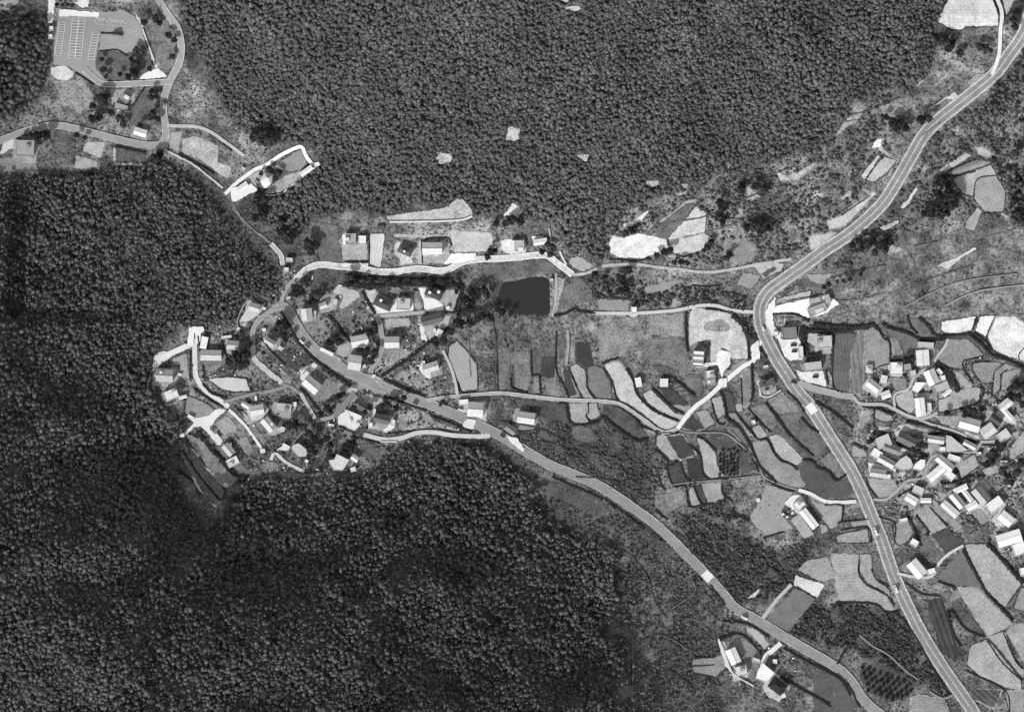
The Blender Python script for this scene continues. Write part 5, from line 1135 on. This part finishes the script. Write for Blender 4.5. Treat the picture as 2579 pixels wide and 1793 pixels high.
bk('Z',3,[(1480,540),(1520,380),(1700,345)],[(1210,335),(1320,345),(1500,310)],[(250,720),(520,530)],[(1240,310),(1450,215)]); bk('L',3,[(1870,0),(1925,160)],[(1330,1300),(1130,1440)]); bk('A',5,[(1160,605),(1350,590),(1480,660)],[(880,850),(1000,920),(1090,990)],[(1530,1230),(1680,1010)],[(1170,395),(1330,405)]); bk('D',5,[(745,1040),(740,1440)],[(850,830),(880,1050)],[(920,1250),(950,1450)],[(1190,900),(1280,1180)],[(1740,860),(1900,1050),(2100,1250)])
bu, bv, br = [], [], []
for bi, (pts, w) in enumerate(BANKS):
    w = max(w, 3.4) * 0.95
    C = catmull(pts, 1.0)
    # the bank itself: a low earth ridge under the growth
    Cr = catmull(pts, 5.0); Nr = normals(Cr); Vb, Fb = [], []
    hb = min(1.6, .35 + w * M * .35)
    for c, nn in zip(Cr, Nr):
        ww = w * random.uniform(.42, .56)
        for k_, lat_ in enumerate((-1, -.45, .45, 1)):
            q_ = c + nn * lat_ * ww; Vb.append((wx(q_[0]), wy(q_[1]), float(zat(*q_)) + (-.5 if k_ in (0, 3) else .3 + hb * random.uniform(.7, 1.1))))
    for i_ in range(len(Cr) - 1):
        for k_ in range(3): Fb.append((i_*4+k_, i_*4+k_+1, i_*4+k_+5, i_*4+k_+4))
    a_, b_, c_ = [Vb[x_] for x_ in Fb[1][:3]]
    if (b_[0]-a_[0])*(c_[1]-a_[1]) - (b_[1]-a_[1])*(c_[0]-a_[0]) < 0: Fb = [f_[::-1] for f_ in Fb]
    link("terrace_bank", mesh("terrace_bank", Vb, Fb), mat("bank_growth", alb(52), var=.3, scale=.3, bump=.5), kind='structure')
    Nn = normals(C); L = np.sum(np.linalg.norm(np.diff(C, axis=0), axis=1))
    n = int(L / (w * 0.34)) if w < 8 else int(L * w / 18.0)
    idx = RNG.integers(0, len(C), n); sh_ = RNG.uniform(-.36, .36, n) * w
    q = C[idx] + Nn[idx] * sh_[:, None]
    bu += list(q[:, 0]); bv += list(q[:, 1]); br += list(np.clip(RNG.uniform(.2, .42, n) * w, 0.9, 4.0) * M)
bu, bv, br = map(np.array, (bu, bv, br))
mass("bank_scrub", bu, bv, br * .4 + .4, br, br * RNG.uniform(.6, 1.0, len(br)), np.array([alb(g) for g in RNG.uniform(46, 80, len(br))]), BUSHP, FOL)

# ------------------------------------------------------------------ single trees
def limb(p, q, r0, r1, n=7):
    p, q = Vector(p), Vector(q); d = (q - p).normalized(); a = d.orthogonal().normalized(); b = d.cross(a)
    V = [tuple(c + (a * math.cos(t) + b * math.sin(t)) * r) for c, r in ((p, r0), (q, r1)) for t in [2*math.pi*i/n for i in range(n)]]
    return V, [(i, (i+1) % n, n + (i+1) % n, n + i) for i in range(n)] + [tuple(range(n, 2*n))]
def trunk_mesh(rng):
    V, F = [], []
    segs = [((0,0,-1.5),(0,0,.75),.10,.075)] + [((0,0,.55),(rng.uniform(-.5,.5),rng.uniform(-.5,.5),1.25),.06,.025) for _ in range(4)]
    for s in segs:
        v, f = limb(*s); k = len(V); V += v; F += [tuple(i + k for i in q) for q in f]
    return mesh("trunk", V, F)
def crown_mesh(rng):
    vs, fs = [], []; k = 0
    for i in range(15):
        d = rng.normal(size=3); d /= np.linalg.norm(d); c = d * rng.uniform(.25, .68); c[2] = abs(c[2]) * .8 if rng.random() < .75 else c[2] * .6
        V, F = crown_proto(rng, 9, I1, .34); r = rng.uniform(.30, .50)
        vs.append(V * r + c); fs.append(F + k); k += len(V)
    return mesh_np("crown", np.concatenate(vs), np.concatenate(fs))
trng = np.random.default_rng(9)
TONES = [46, 54, 62, 52, 70, 58]
CROWNS = []
for i in range(6):
    me = crown_mesh(trng); me.materials.append(mat("tree_foliage", alb(TONES[i]), var=.22, scale=.5, fine=2.0)); CROWNS.append(me)
TRUNKS = [trunk_mesh(trng) for _ in range(3)]
for t in TRUNKS: t.materials.append(mat("bark", .06, var=.2))
ORD = ["leftmost", "second from left", "third from left", "fourth from left", "fifth from left", "sixth from left", "seventh from left", "eighth from left", "ninth from left", "tenth from left", "eleventh from left", "twelfth from left", "thirteenth from left"]
NT = [0]; TREES = []
def clump(reg, where, pts, kind="tree", tall=1.0):
    """where: a phrase that names the clump; each tree in it is told by its order from the left"""
    s = REG[reg][2]; P = sorted([(p[0], p[1], p[2] / s) for p in pts])
    n = len(P)
    for i, (x, y, r) in enumerate(P):
        if NT[0] >= 300: return
        (u, v), = px(reg, [(x, y)])
        if n == 1: lab = "lone dark tree " + where
        elif n <= 13: lab = ("rightmost dark tree " if i == n - 1 else "leftmost dark tree " if i == 0 else ORD[i].split()[0] + " dark tree from left ") + where
        else: lab = "dark little tree in the rows " + where
        Rm = max(1.1, r * M * 1.0)
        hgt = (Rm * 2.0 + 1.6) * tall * trng.uniform(.85, 1.15)
        root = link("tree", None, label=lab, cat="tree", group="trees " + where)
        root.location = (wx(u), wy(v), float(zat(u, v)) + .2); root.rotation_euler = (0, 0, trng.uniform(0, 6.28))
        k = int(trng.integers(0, 6))
        t = link("trunk", TRUNKS[k % 3], parent=root); t.scale = (hgt * .42, hgt * .42, hgt * .42)
        c = link("crown", CROWNS[k], parent=root); c.location = (0, 0, hgt - Rm * .85); c.scale = (Rm * 1.12, Rm * 1.05, Rm * trng.uniform(.85, 1.1))
        NT[0] += 1; TREES.append((u, v, r))
clump('A',"in the grass island beside the car park",[(1210,810,48),(1240,890,34),(1580,750,60),(1570,850,70),(1490,890,45),(1400,870,32),(1580,600,45),(1655,605,52),(1525,690,30),(1190,700,35),(1735,810,38)])
clump('A',"in the garden strip inside the upper road's bend",[(1800,240,58),(1670,280,45),(1850,280,42),(2020,480,42),(1950,430,50),(2000,670,42)])
clump('A',"left of the hut under the loop road",[(1180,1140,85),(1190,1200,62),(1080,1225,50),(1080,1370,62),(1160,1370,52),(1300,1300,48),(1385,1370,55),(1430,1440,50)])
clump('A',"in the plot left of the upper road fork",[(1760,1070,42),(1740,1125,45),(1800,1120,38),(1765,1320,62),(1820,1380,45),(1740,1360,36),(1620,1450,34)])
clump('A',"in the hedge above the car park",[(680,75,30),(740,78,28),(800,76,28),(850,80,28)])
clump('B',"above the square grey building, far left",[(450,430,62),(545,420,62),(460,490,52),(360,425,42),(290,440,34)])
clump('B',"in the rough plot under the upper road",[(900,425,40),(990,455,36)])
clump('B',"at the forest corner below the road fork",[(1810,700,75),(1850,650,52)])
clump('C',"in the round dark clump above the walled compound",[(1230,190,72),(1150,225,70),(1310,250,78),(1220,275,60),(1085,230,55)])
clump('C',"below the walled compound",[(1130,880,45),(1230,935,60),(1130,1000,60),(1200,1120,70),(1120,1145,60),(1400,1190,52),(1440,1150,50)])
clump('C',"above the west end of the north lane",[(1720,1430,80),(1800,1460,60),(1500,1370,72),(1420,1300,60),(1750,1510,60)])
clump('C',"round the hip-roofed pavilion",[(1375,620,48),(1350,690,38),(1185,625,34),(1285,575,42)])
clump('D',"in the grove inside the west hamlet",[(1400,1150,110),(1520,1120,92),(1430,1250,100),(1320,1210,82),(1540,1225,72)])
clump('D',"in the shade inside the village road's bend",[(2000,720,46),(2050,790,44),(1960,770,46),(2080,850,40),(1990,660,36),(2110,900,36)],tall=.6)
clump('D',"above the small gabled house in the west hamlet",[(1490,830,52),(1400,850,50),(1600,935,42)])
clump('F',"in the triangular plot at the north junction",[(240,345,62),(215,410,60),(290,390,46),(190,330,40)])
clump('F',"at the left end of the dark embankment",[(830,210,62),(820,285,62),(900,290,48)])
clump('F',"in a row on the embankment below the white lane",[(985,250,36),(1080,295,42),(1270,275,42),(1385,300,38),(1500,290,42),(1620,275,42),(1770,290,38),(1900,275,42),(2020,290,38)])
clump('F',"left of the village road above the junction",[(55,800,70),(60,875,62),(25,760,60)])
clump('F',"between the side lane and the white-sloped houses",[(940,1065,52),(1025,1060,52),(1000,1120,42),(1120,1080,48),(1075,1190,45)])
clump('F',"beside the upper side lane",[(1060,860,48),(1125,800,50),(1090,775,36)])
clump('F',"in the garden inside the village road's curve",[(640,930,50),(705,965,52),(615,1000,45),(580,955,40),(690,900,38)])
clump('F',"along the diagonal hedge east of the hamlet",[(1900,950,60),(1820,985,50),(1990,840,50),(2105,750,62),(2055,720,50),(2200,740,60)])
clump('F',"right of the pale yard under the embankment's end",[(2055,390,34),(2260,400,60),(2165,485,62),(2200,560,50)])
clump('F',"in the shaded wedge above the cluttered garden",[(455,430,50),(400,480,46),(345,525,42),(440,515,42)])
clump('G',"around the small dark gabled house",[(870,680,42),(1050,665,46),(1000,715,38)])
clump('G',"in the plot right of the narrow south lane",[(560,680,50),(490,745,45),(605,700,40),(700,530,45),(745,515,40)])
clump('G',"right of the pale yard below the junction",[(1270,640,55),(1190,650,50),(1355,665,46),(1370,555,36),(1455,555,36)])
clump('G',"on the traffic island by the roadside house",[(1900,605,28),(1865,635,28),(1930,630,26)])
clump('G',"in the garden left of the six-sided house's lane",[(120,860,62),(210,850,62),(285,885,52)])
clump('G',"in the dark gardens north of the six-sided house",[(420,1030,60),(370,965,55),(560,1030,50),(605,1085,45),(375,1150,48),(435,1185,40),(590,1180,50),(625,1235,42)])
clump('G',"above the big pale roof at south edge",[(820,1110,62),(870,1065,50),(775,1165,42)])
clump('P',"on the verge of the white lane",[(395,710,52),(350,755,46),(450,695,34)])
clump('P',"beside the white barn at the forest edge",[(1080,735,42),(980,700,40),(1110,645,40),(1045,625,36)])
clump('P',"below the bright triangular clearing",[(660,340,60),(600,360,55),(730,365,50),(560,385,48),(450,385,48)])
clump('P',"on the wooded bank west of the pond",[(220,1160,62),(300,1150,60),(350,1195,50),(160,1140,45),(160,1275,50),(185,1310,44)])
clump('P',"on the shore southwest of the pond",[(300,1440,60),(380,1455,60),(245,1475,50),(530,1400,55),(620,1410,40)])
clump('P',"in the hollow east of the pond",[(1900,1010,52),(1850,985,40),(1935,1150,60),(1865,1145,45),(1955,1095,38),(1590,950,40),(1700,985,32),(1975,925,50)])
clump('Q',"on the white slope beside the forest",[(340,625,46),(420,600,46),(450,575,38)])
clump('Q',"at the lower rim of the white slope",[(700,885,42),(785,850,52),(855,835,46)])
clump('Q',"at the right rim of the bare bright field",[(1310,740,46),(1275,785,42),(1240,825,30)])
clump('Q',"below the bare bright field",[(905,960,36),(980,965,50),(1045,965,38)])
clump('Q',"in the rough plot right of the bare field",[(1535,870,46),(1490,915,42)])
clump('Q',"in a column right of the bare field's tip",[(1430,285,60),(1445,365,50),(1415,430,50),(1455,500,45),(1395,460,38)])
clump('Q',"in the dark thicket left of the highway",[(1730,560,42),(1800,560,52),(1860,540,62),(1930,585,55),(1985,560,42),(1880,615,46)])
clump('Q',"around the pale notch above the thicket",[(1840,85,62),(1935,120,50),(1660,130,62),(1680,75,50)])
clump('Z',"in the upper dark grove right of the highway",[(1190,410,62),(1130,435,40),(1245,430,42),(1200,370,34)])
clump('Z',"in the middle dark grove right of the highway",[(1250,540,82),(1180,545,60),(1290,605,65),(1150,500,40),(1310,555,50),(1215,625,50)])
clump('Z',"in the lower dark grove right of the highway",[(1090,700,56),(1170,710,56),(1020,705,40),(1240,695,42),(1080,620,46)])
clump('Z',"near the right frame edge by the wide field",[(1670,190,36),(1850,580,42),(1880,700,52),(1930,775,52),(1870,145,40)])
clump('Z',"in the thicket under the highway's outer side",[(420,960,42),(500,990,50),(560,960,40),(640,990,50),(665,1045,40),(350,990,36),(440,1025,40),(560,1060,40)])
clump('Z',"in the slanting line above the forecourt",[(430,1265,26),(330,1310,26),(270,1325,22),(215,1335,22),(140,1360,28),(90,1388,25)])
clump('L',"below the pale field at the upper right",[(1350,450,62),(1400,525,60),(1280,465,50),(1440,465,40),(1520,580,50)])
clump('L',"left of the white lane at the upper right",[(1720,510,46),(1790,530,50),(1840,555,36)])
clump('L',"between the highway and its white side lane",[(2080,240,50),(2100,310,46)])
clump('L',"in the belt left of the upper highway",[(820,1320,60),(900,1310,60),(945,1360,50),(870,1365,50),(1120,1280,60),(1185,1260,50),(740,1250,36)])
clump('S',"behind the white square house by the lane",[(690,665,46),(750,640,40),(800,650,36),(690,870,40)])
clump('S',"at the frame edge right of the contour terraces",[(2100,1050,62),(2180,1020,62),(2250,1000,60),(2100,1150,60),(2200,1180,70),(2250,1260,60)])
clump('S',"below the light field of the east village",[(1540,1330,50),(1620,1350,50),(1705,1340,50),(1450,1325,46),(1250,1385,46),(1480,1425,38)])
clump('T',"in the dark wood right of the straight lane",[(2000,650,56),(1960,705,50),(1850,740,60),(1900,795,60),(1780,905,60),(1850,870,56)])
clump('T',"in the wood above the southern house group",[(2000,1000,70),(2070,1065,60),(2100,1135,56),(2200,1000,60),(2240,880,66)])
clump('T',"between the wedge roof and dark gabled house",[(800,700,50),(855,730,46),(960,645,46),(860,640,40)])
clump('T',"between the highway and the east village fields",[(240,570,46),(200,605,40),(360,1440,40),(425,1430,42),(600,1510,44),(470,1520,40)])
clump('Y',"right of the grassy plot beside the farm road",[(1740,660,62),(1805,640,56),(1640,800,50),(1690,845,50)])
clump('Y',"round the black-roofed house",[(1540,1240,50),(1490,1190,40),(1480,1265,42)])
clump('Y',"below the white-walled farmstead",[(960,1330,62),(1010,1290,52),(880,1345,60),(820,1420,62),(905,1470,60)])
clump('X',"in the meadow below the long field bank",[(1730,425,55),(1775,390,42),(1700,475,38)])
clump('K',"at the bottom right corner beside the highway",[(1110,1335,50),(1090,1385,50),(1155,1420,50)])
clump('K',"behind the pale house off the highway",[(780,495,50),(825,520,50),(800,445,40)])
og = []
for i in range(9):
    for j in range(6):
        x, y = 360 + i * 44 + j * 12, 1268 + j * 44 + i * 16
        if inside(np.array([(330,1260),(560,1250),(790,1400),(720,1500),(560,1540),(360,1420)]), np.array([x*1.0]), np.array([y*1.0]))[0]: og.append((x + random.uniform(-6, 6), y + random.uniform(-6, 6), random.uniform(10, 14)))
wg = []
for i in range(6):
    for j in range(8):
        x, y = 745 + i * 40, 400 + j * 42 - i * 8
        if random.random() < .85: wg.append((x + random.uniform(-7, 7), y + random.uniform(-7, 7), random.uniform(11, 15)))
REST = []
def orchard(reg, where, pts, n):
    clump(reg, where, pts[:n]); REST.extend([(q_[0], q_[1], p_[2] / REG[reg][2] * M) for q_, p_ in zip(px(reg, pts[n:]), pts[n:])])
print("before orchards", NT[0])
orchard('W',"of the orchard between the field strips",wg,max(0, min(len(wg), 300 - NT[0] - 14)))
orchard('K',"of the orchard beside the valley road's last bend",og,max(0, 300 - NT[0]))
if REST:
    ru, rv, rr = map(np.array, zip(*REST))
    mass("orchard_trees", ru, rv, rr * 1.0, rr * 1.1, rr * 1.0, np.array([alb(g) for g in RNG.uniform(46, 66, len(rr))]), [crown_proto(prng, 24, I2, .36) for _ in range(4)], FOL)
print("trees", NT[0])

# ------------------------------------------------------------------ woods: thousands of crowns that read as one mass each
FN = [(450,-130),(2410,-130),(2392,20),(2360,60),(2335,85),(2350,105),(2330,200),(2270,225),(2210,235),(2150,285),(2110,345),(2070,385),(1990,400),(1900,425),(1830,440),(1780,455),(1700,480),(1600,520),(1555,560),(1545,600),(1525,640),(1500,668),(1440,640),(1410,610),(1392,575),(1360,560),(1260,540),(1200,545),(1150,520),(1050,515),(960,545),(900,530),(830,545),(780,560),(745,600),(690,590),(650,545),(690,500),(760,450),(815,415),(810,395),(760,360),(690,365),(600,330),(560,260),(520,170),(480,110),(455,40)]
FS = [(-150,445),(100,446),(240,445),(330,400),(420,412),(520,492),(595,590),(645,650),(690,690),(708,745),(650,745),(605,765),(590,815),(500,830),(455,825),(400,872),(380,900),(385,960),(400,1010),(440,1062),(470,1075),(440,1110),(425,1130),(445,1200),(480,1270),(530,1320),(565,1285),(600,1225),(650,1210),(760,1205),(930,1200),(970,1165),(985,1140),(1020,1122),(1100,1118),(1220,1128),(1280,1165),(1330,1205),(1370,1240),(1350,1250),(1330,1260),(1360,1300),(1350,1340),(1450,1340),(1560,1390),(1545,1450),(1560,1520),(1500,1600),(1590,1610),(1560,1700),(1620,1920),(-150,1920)]
FW = [(-80,30),(60,40),(115,70),(125,180),(100,240),(60,300),(-80,330)]
FE = [(2579,120),(2540,165),(2480,240),(2460,300),(2560,300),(2660,400),(2660,100)]
FR = [(2500,420),(2560,430),(2660,400),(2660,620),(2540,560)]
CLEAR = [px('I', [(1430,1230),(1560,1240),(1550,1370),(1420,1370)]), px('I', [(740,1470),(920,1480),(900,1580),(780,1580)]), px('I', [(2090,1490),(2220,1480),(2200,1560),(2100,1560)])]
def sow(polys, sp, jit=0.42):
    P = [np.asarray(p, float) for p in polys]
    x0 = min(p[:, 0].min() for p in P); x1 = max(p[:, 0].max() for p in P); y0 = min(p[:, 1].min() for p in P); y1 = max(p[:, 1].max() for p in P)
    d = sp / M
    xs = np.arange(x0, x1, d); ys = np.arange(y0, y1, d * .87)
    U, V = np.meshgrid(xs, ys); U = U + (np.arange(len(ys)) % 2)[:, None] * d / 2
    U = (U + RNG.uniform(-jit, jit, U.shape) * d).ravel(); V = (V + RNG.uniform(-jit, jit, V.shape) * d).ravel()
    k = np.zeros(len(U), bool)
    for p in P: k |= inside(p, U, V)
    return U[k], V[k]
def free(U, V, rad, g=None):
    k = ~occ_at(U, V, g)
    for a in range(6): k &= ~occ_at(U + rad * math.cos(a * 1.047), V + rad * math.sin(a * 1.047), g)
    return k
def patch(U, V, s):
    return np.sin(U / s + 1.7 * np.sin(V / (s * 1.3))) * np.cos(V / s * .9 + 1.1 * np.sin(U / (s * .8))) + .5 * np.sin((U - V) / (s * .45))
SHADE_BANDS = [[(25,440),(78,450),(70,795),(18,795)], [(20,775),(150,780),(330,790),(330,815),(150,812),(20,815)], [(-10,20),(60,40),(120,75),(125,110),(60,90),(-10,70)]]   # shadow strips over the woods, painted into the crown tones
def wood(name, polys, sp, r0, r1, g0, g1, hh, gap=0.06, rad=4.5, sparse=-9, only=None, jit=.42, squat=(.55, .8), hsd=.55, hole=0):
    U, V = sow(polys, sp, jit)
    k = free(U, V, rad) & (RNG.random(len(U)) > gap)
    for c in CLEAR: k &= ~inside(c, U, V)
    k &= (patch(U, V, 62.0) + RNG.normal(0, .35, len(U))) > sparse
    if only is not None: k &= only(U, V)
    if hole: k &= (patch(U, V, 8.5) + .6 * patch(U, V, 30.0) + RNG.normal(0, .25, len(U))) < 1.9 - hole
    U, V = U[k], V[k]; n = len(U)
    pt = patch(U, V, 48.0)
    r = (r0 + (r1 - r0) * RNG.random(n) ** 1.4) * (1 + .14 * pt)
    h = hh + RNG.normal(0, hsd, n) + .6 * pt + (r - (r0 + r1) / 2) * 1.2
    g = np.clip(RNG.uniform(g0, g1, n) + 6 * patch(U, V, 90.0) + 4 * patch(U, V, 23.0) + 5 * patch(U, V, 10.0) + RNG.normal(0, 4, n), 24, 160)
    for bl in SHADE_BANDS: g[inside(bl, U, V)] -= 34
    br_ = RNG.random(n) < .025; g[br_] += RNG.uniform(8, 26, br_.sum())
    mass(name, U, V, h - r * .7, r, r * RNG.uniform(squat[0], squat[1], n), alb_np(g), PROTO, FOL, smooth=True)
    print(name, n)
def alb_np(g): return np.minimum(.82, (g / 255.0) ** 2.2 / HF)
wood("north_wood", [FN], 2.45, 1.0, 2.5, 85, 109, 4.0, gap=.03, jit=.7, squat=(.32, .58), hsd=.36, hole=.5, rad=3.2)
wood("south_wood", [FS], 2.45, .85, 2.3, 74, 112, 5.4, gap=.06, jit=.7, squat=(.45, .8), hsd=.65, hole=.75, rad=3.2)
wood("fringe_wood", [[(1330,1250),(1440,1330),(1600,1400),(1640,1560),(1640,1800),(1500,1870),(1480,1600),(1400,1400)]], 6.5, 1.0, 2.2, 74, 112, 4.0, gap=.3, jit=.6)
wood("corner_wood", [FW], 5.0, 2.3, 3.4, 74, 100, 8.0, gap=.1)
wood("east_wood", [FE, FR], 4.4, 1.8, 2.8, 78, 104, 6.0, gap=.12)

# ------------------------------------------------------------------ bushes and rough growth on open ground
OPEN = [(430,150),(640,320),(800,395),(790,430),(690,500),(780,560),(900,540),(1150,520),(1400,600),(1540,600),(1700,480),(2000,400),(2200,240),(2400,90),(2640,60),(2640,1870),(1600,1870),(1560,1500),(1400,1230),(1250,1120),(950,1110),(900,1210),(640,1215),(560,1290),(520,1310),(430,1200),(440,1090),(385,950),(390,880),(500,820),(700,740),(690,690),(580,530),(420,400),(240,440),(-60,440),(-60,300),(110,260),(130,-40),(440,-40)]
def bushes(name, polys, sp, r0, r1, g0, g1, gap, rad=2.2, thr=-9.0, s=40.0, flat_=(.7, 1.1), g=None, shy=None):
    U, V = sow(polys, sp, .5)
    k = free(U, V, rad, g) & (RNG.random(len(U)) > gap) & ((patch(U, V, s) + RNG.normal(0, .5, len(U))) > thr)
    if shy: k &= ~inside(shy, U, V) | (RNG.random(len(U)) < .12)
    U, V = U[k], V[k]; n = len(U); r = RNG.uniform(r0, r1, n) * RNG.uniform(.7, 1.1, n)
    mass(name, U, V, r * .35, r, r * RNG.uniform(*flat_, n), alb_np(RNG.uniform(g0, g1, n)), BUSHP, FOL)
    print(name, n)
bushes("meadow_scrub", [OPEN], 2.9, .45, 1.3, 84, 132, .4, thr=-.5, flat_=(.3, .6), shy=[(2060,700),(2250,600),(2640,560),(2640,810),(2300,800),(2150,790)])
bushes("thicket_scrub", [[(1330,1190),(1640,1290),(1850,1540),(1800,1870),(1600,1870),(1560,1640),(1540,1450),(1350,1300)], [(1680,1260),(1950,1380),(2060,1360),(2020,1490),(1850,1530),(1720,1400)], [(1230,1080),(1560,1080),(1700,1160),(1640,1290),(1400,1180)]], 2.8, .7, 1.8, 66, 108, .25, thr=-.5, s=26, flat_=(.45, .8))
bushes("hillside_scrub", [[(1550,560),(1620,500),(1850,430),(2060,390),(2200,250),(2300,220),(2240,400),(2100,570),(1930,690),(1700,650),(1560,660)], [(2330,300),(2480,260),(2640,330),(2640,560),(2400,540),(2200,640),(2080,690),(2050,720),(2250,500)]], 2.9, .7, 2.4, 70, 106, .2, thr=-.25, s=24, flat_=(.4, .75), rad=3)
bushes("dark_thicket", [[(1990,1510),(2260,1540),(2330,1660),(2390,1760),(2300,1720),(2160,1640),(2060,1620),(1980,1590)], [(1720,1290),(1950,1390),(1990,1480),(1860,1520),(1740,1400)], [(1700,1180),(1800,1230),(1880,1330),(1760,1290)], [(1850,760),(1905,800),(1915,850),(1880,840)], [(1480,690),(1700,720),(1880,740),(1880,775),(1640,770),(1480,760)]], 2.3, .8, 2.2, 56, 92, .2, thr=-.5, s=20, flat_=(.5, .9), rad=3)
bushes("plot_weeds", [OPEN], 3.6, .35, .9, 92, 165, .5, rad=1.0, thr=-.3, s=18, flat_=(.3, .6), g=HARD)
VIL = [[(600,790),(660,740),(760,640),(800,720),(1100,700),(1110,880),(1140,1000),(1230,1090),(950,1190),(640,1215),(520,1160),(400,930),(480,830)], [(2170,900),(2579,880),(2579,1420),(2240,1330),(2170,1120)], [(1820,1600),(2000,1620),(2010,1770),(1850,1760)]]
bushes("garden_scrub", VIL, 3.4, .7, 2.0, 66, 130, .45, rad=1.8, thr=-.1, s=14, flat_=(.5, 1.0), g=HARD)

# odds and ends round the houses: woodpiles, crates, pots, slabs, each far too small to tell apart from here
U, V = sow(VIL, 2.6, .5)
k = free(U, V, 1.2, HARD) & (RNG.random(len(U)) > .8) & ((patch(U, V, 12.0) + RNG.normal(0, .5, len(U))) > -.2)
U, V = U[k], V[k]; n = len(U)
cb = np.array([(x, y, z) for z in (-.6, .5) for x, y in ((-.5,-.5),(.5,-.5),(.5,.5),(-.5,.5))], float)
cf = np.array([(4,5,6),(4,6,7),(0,1,5),(0,5,4),(1,2,6),(1,6,5),(2,3,7),(2,7,6),(3,0,4),(3,4,7)])
sx, sy, sz = RNG.uniform(.5, 2.8, n), RNG.uniform(.4, 1.5, n), RNG.uniform(.4, 1.6, n); th = RNG.uniform(0, 3.14, n); zz = zat(U, V)
X = cb[:, 0] * sx[:, None]; Yc = cb[:, 1] * sy[:, None]
P3 = np.stack([X * np.cos(th)[:, None] - Yc * np.sin(th)[:, None] + wx(U)[:, None], X * np.sin(th)[:, None] + Yc * np.cos(th)[:, None] + wy(V)[:, None], cb[:, 2] * sz[:, None] + (zz + .3)[:, None]], 2).reshape(-1, 3)
cm = mesh_np("yard_clutter", P3, (cf[None] + (np.arange(n) * 8)[:, None, None]).reshape(-1, 3)); set_cover(cm, np.repeat(alb_np(RNG.choice([60, 110, 150, 190, 215, 235, 240], n)), 8))
link("yard_clutter", cm, mat("weathered_clutter", 1.0, var=.15, tint=True), kind="stuff")
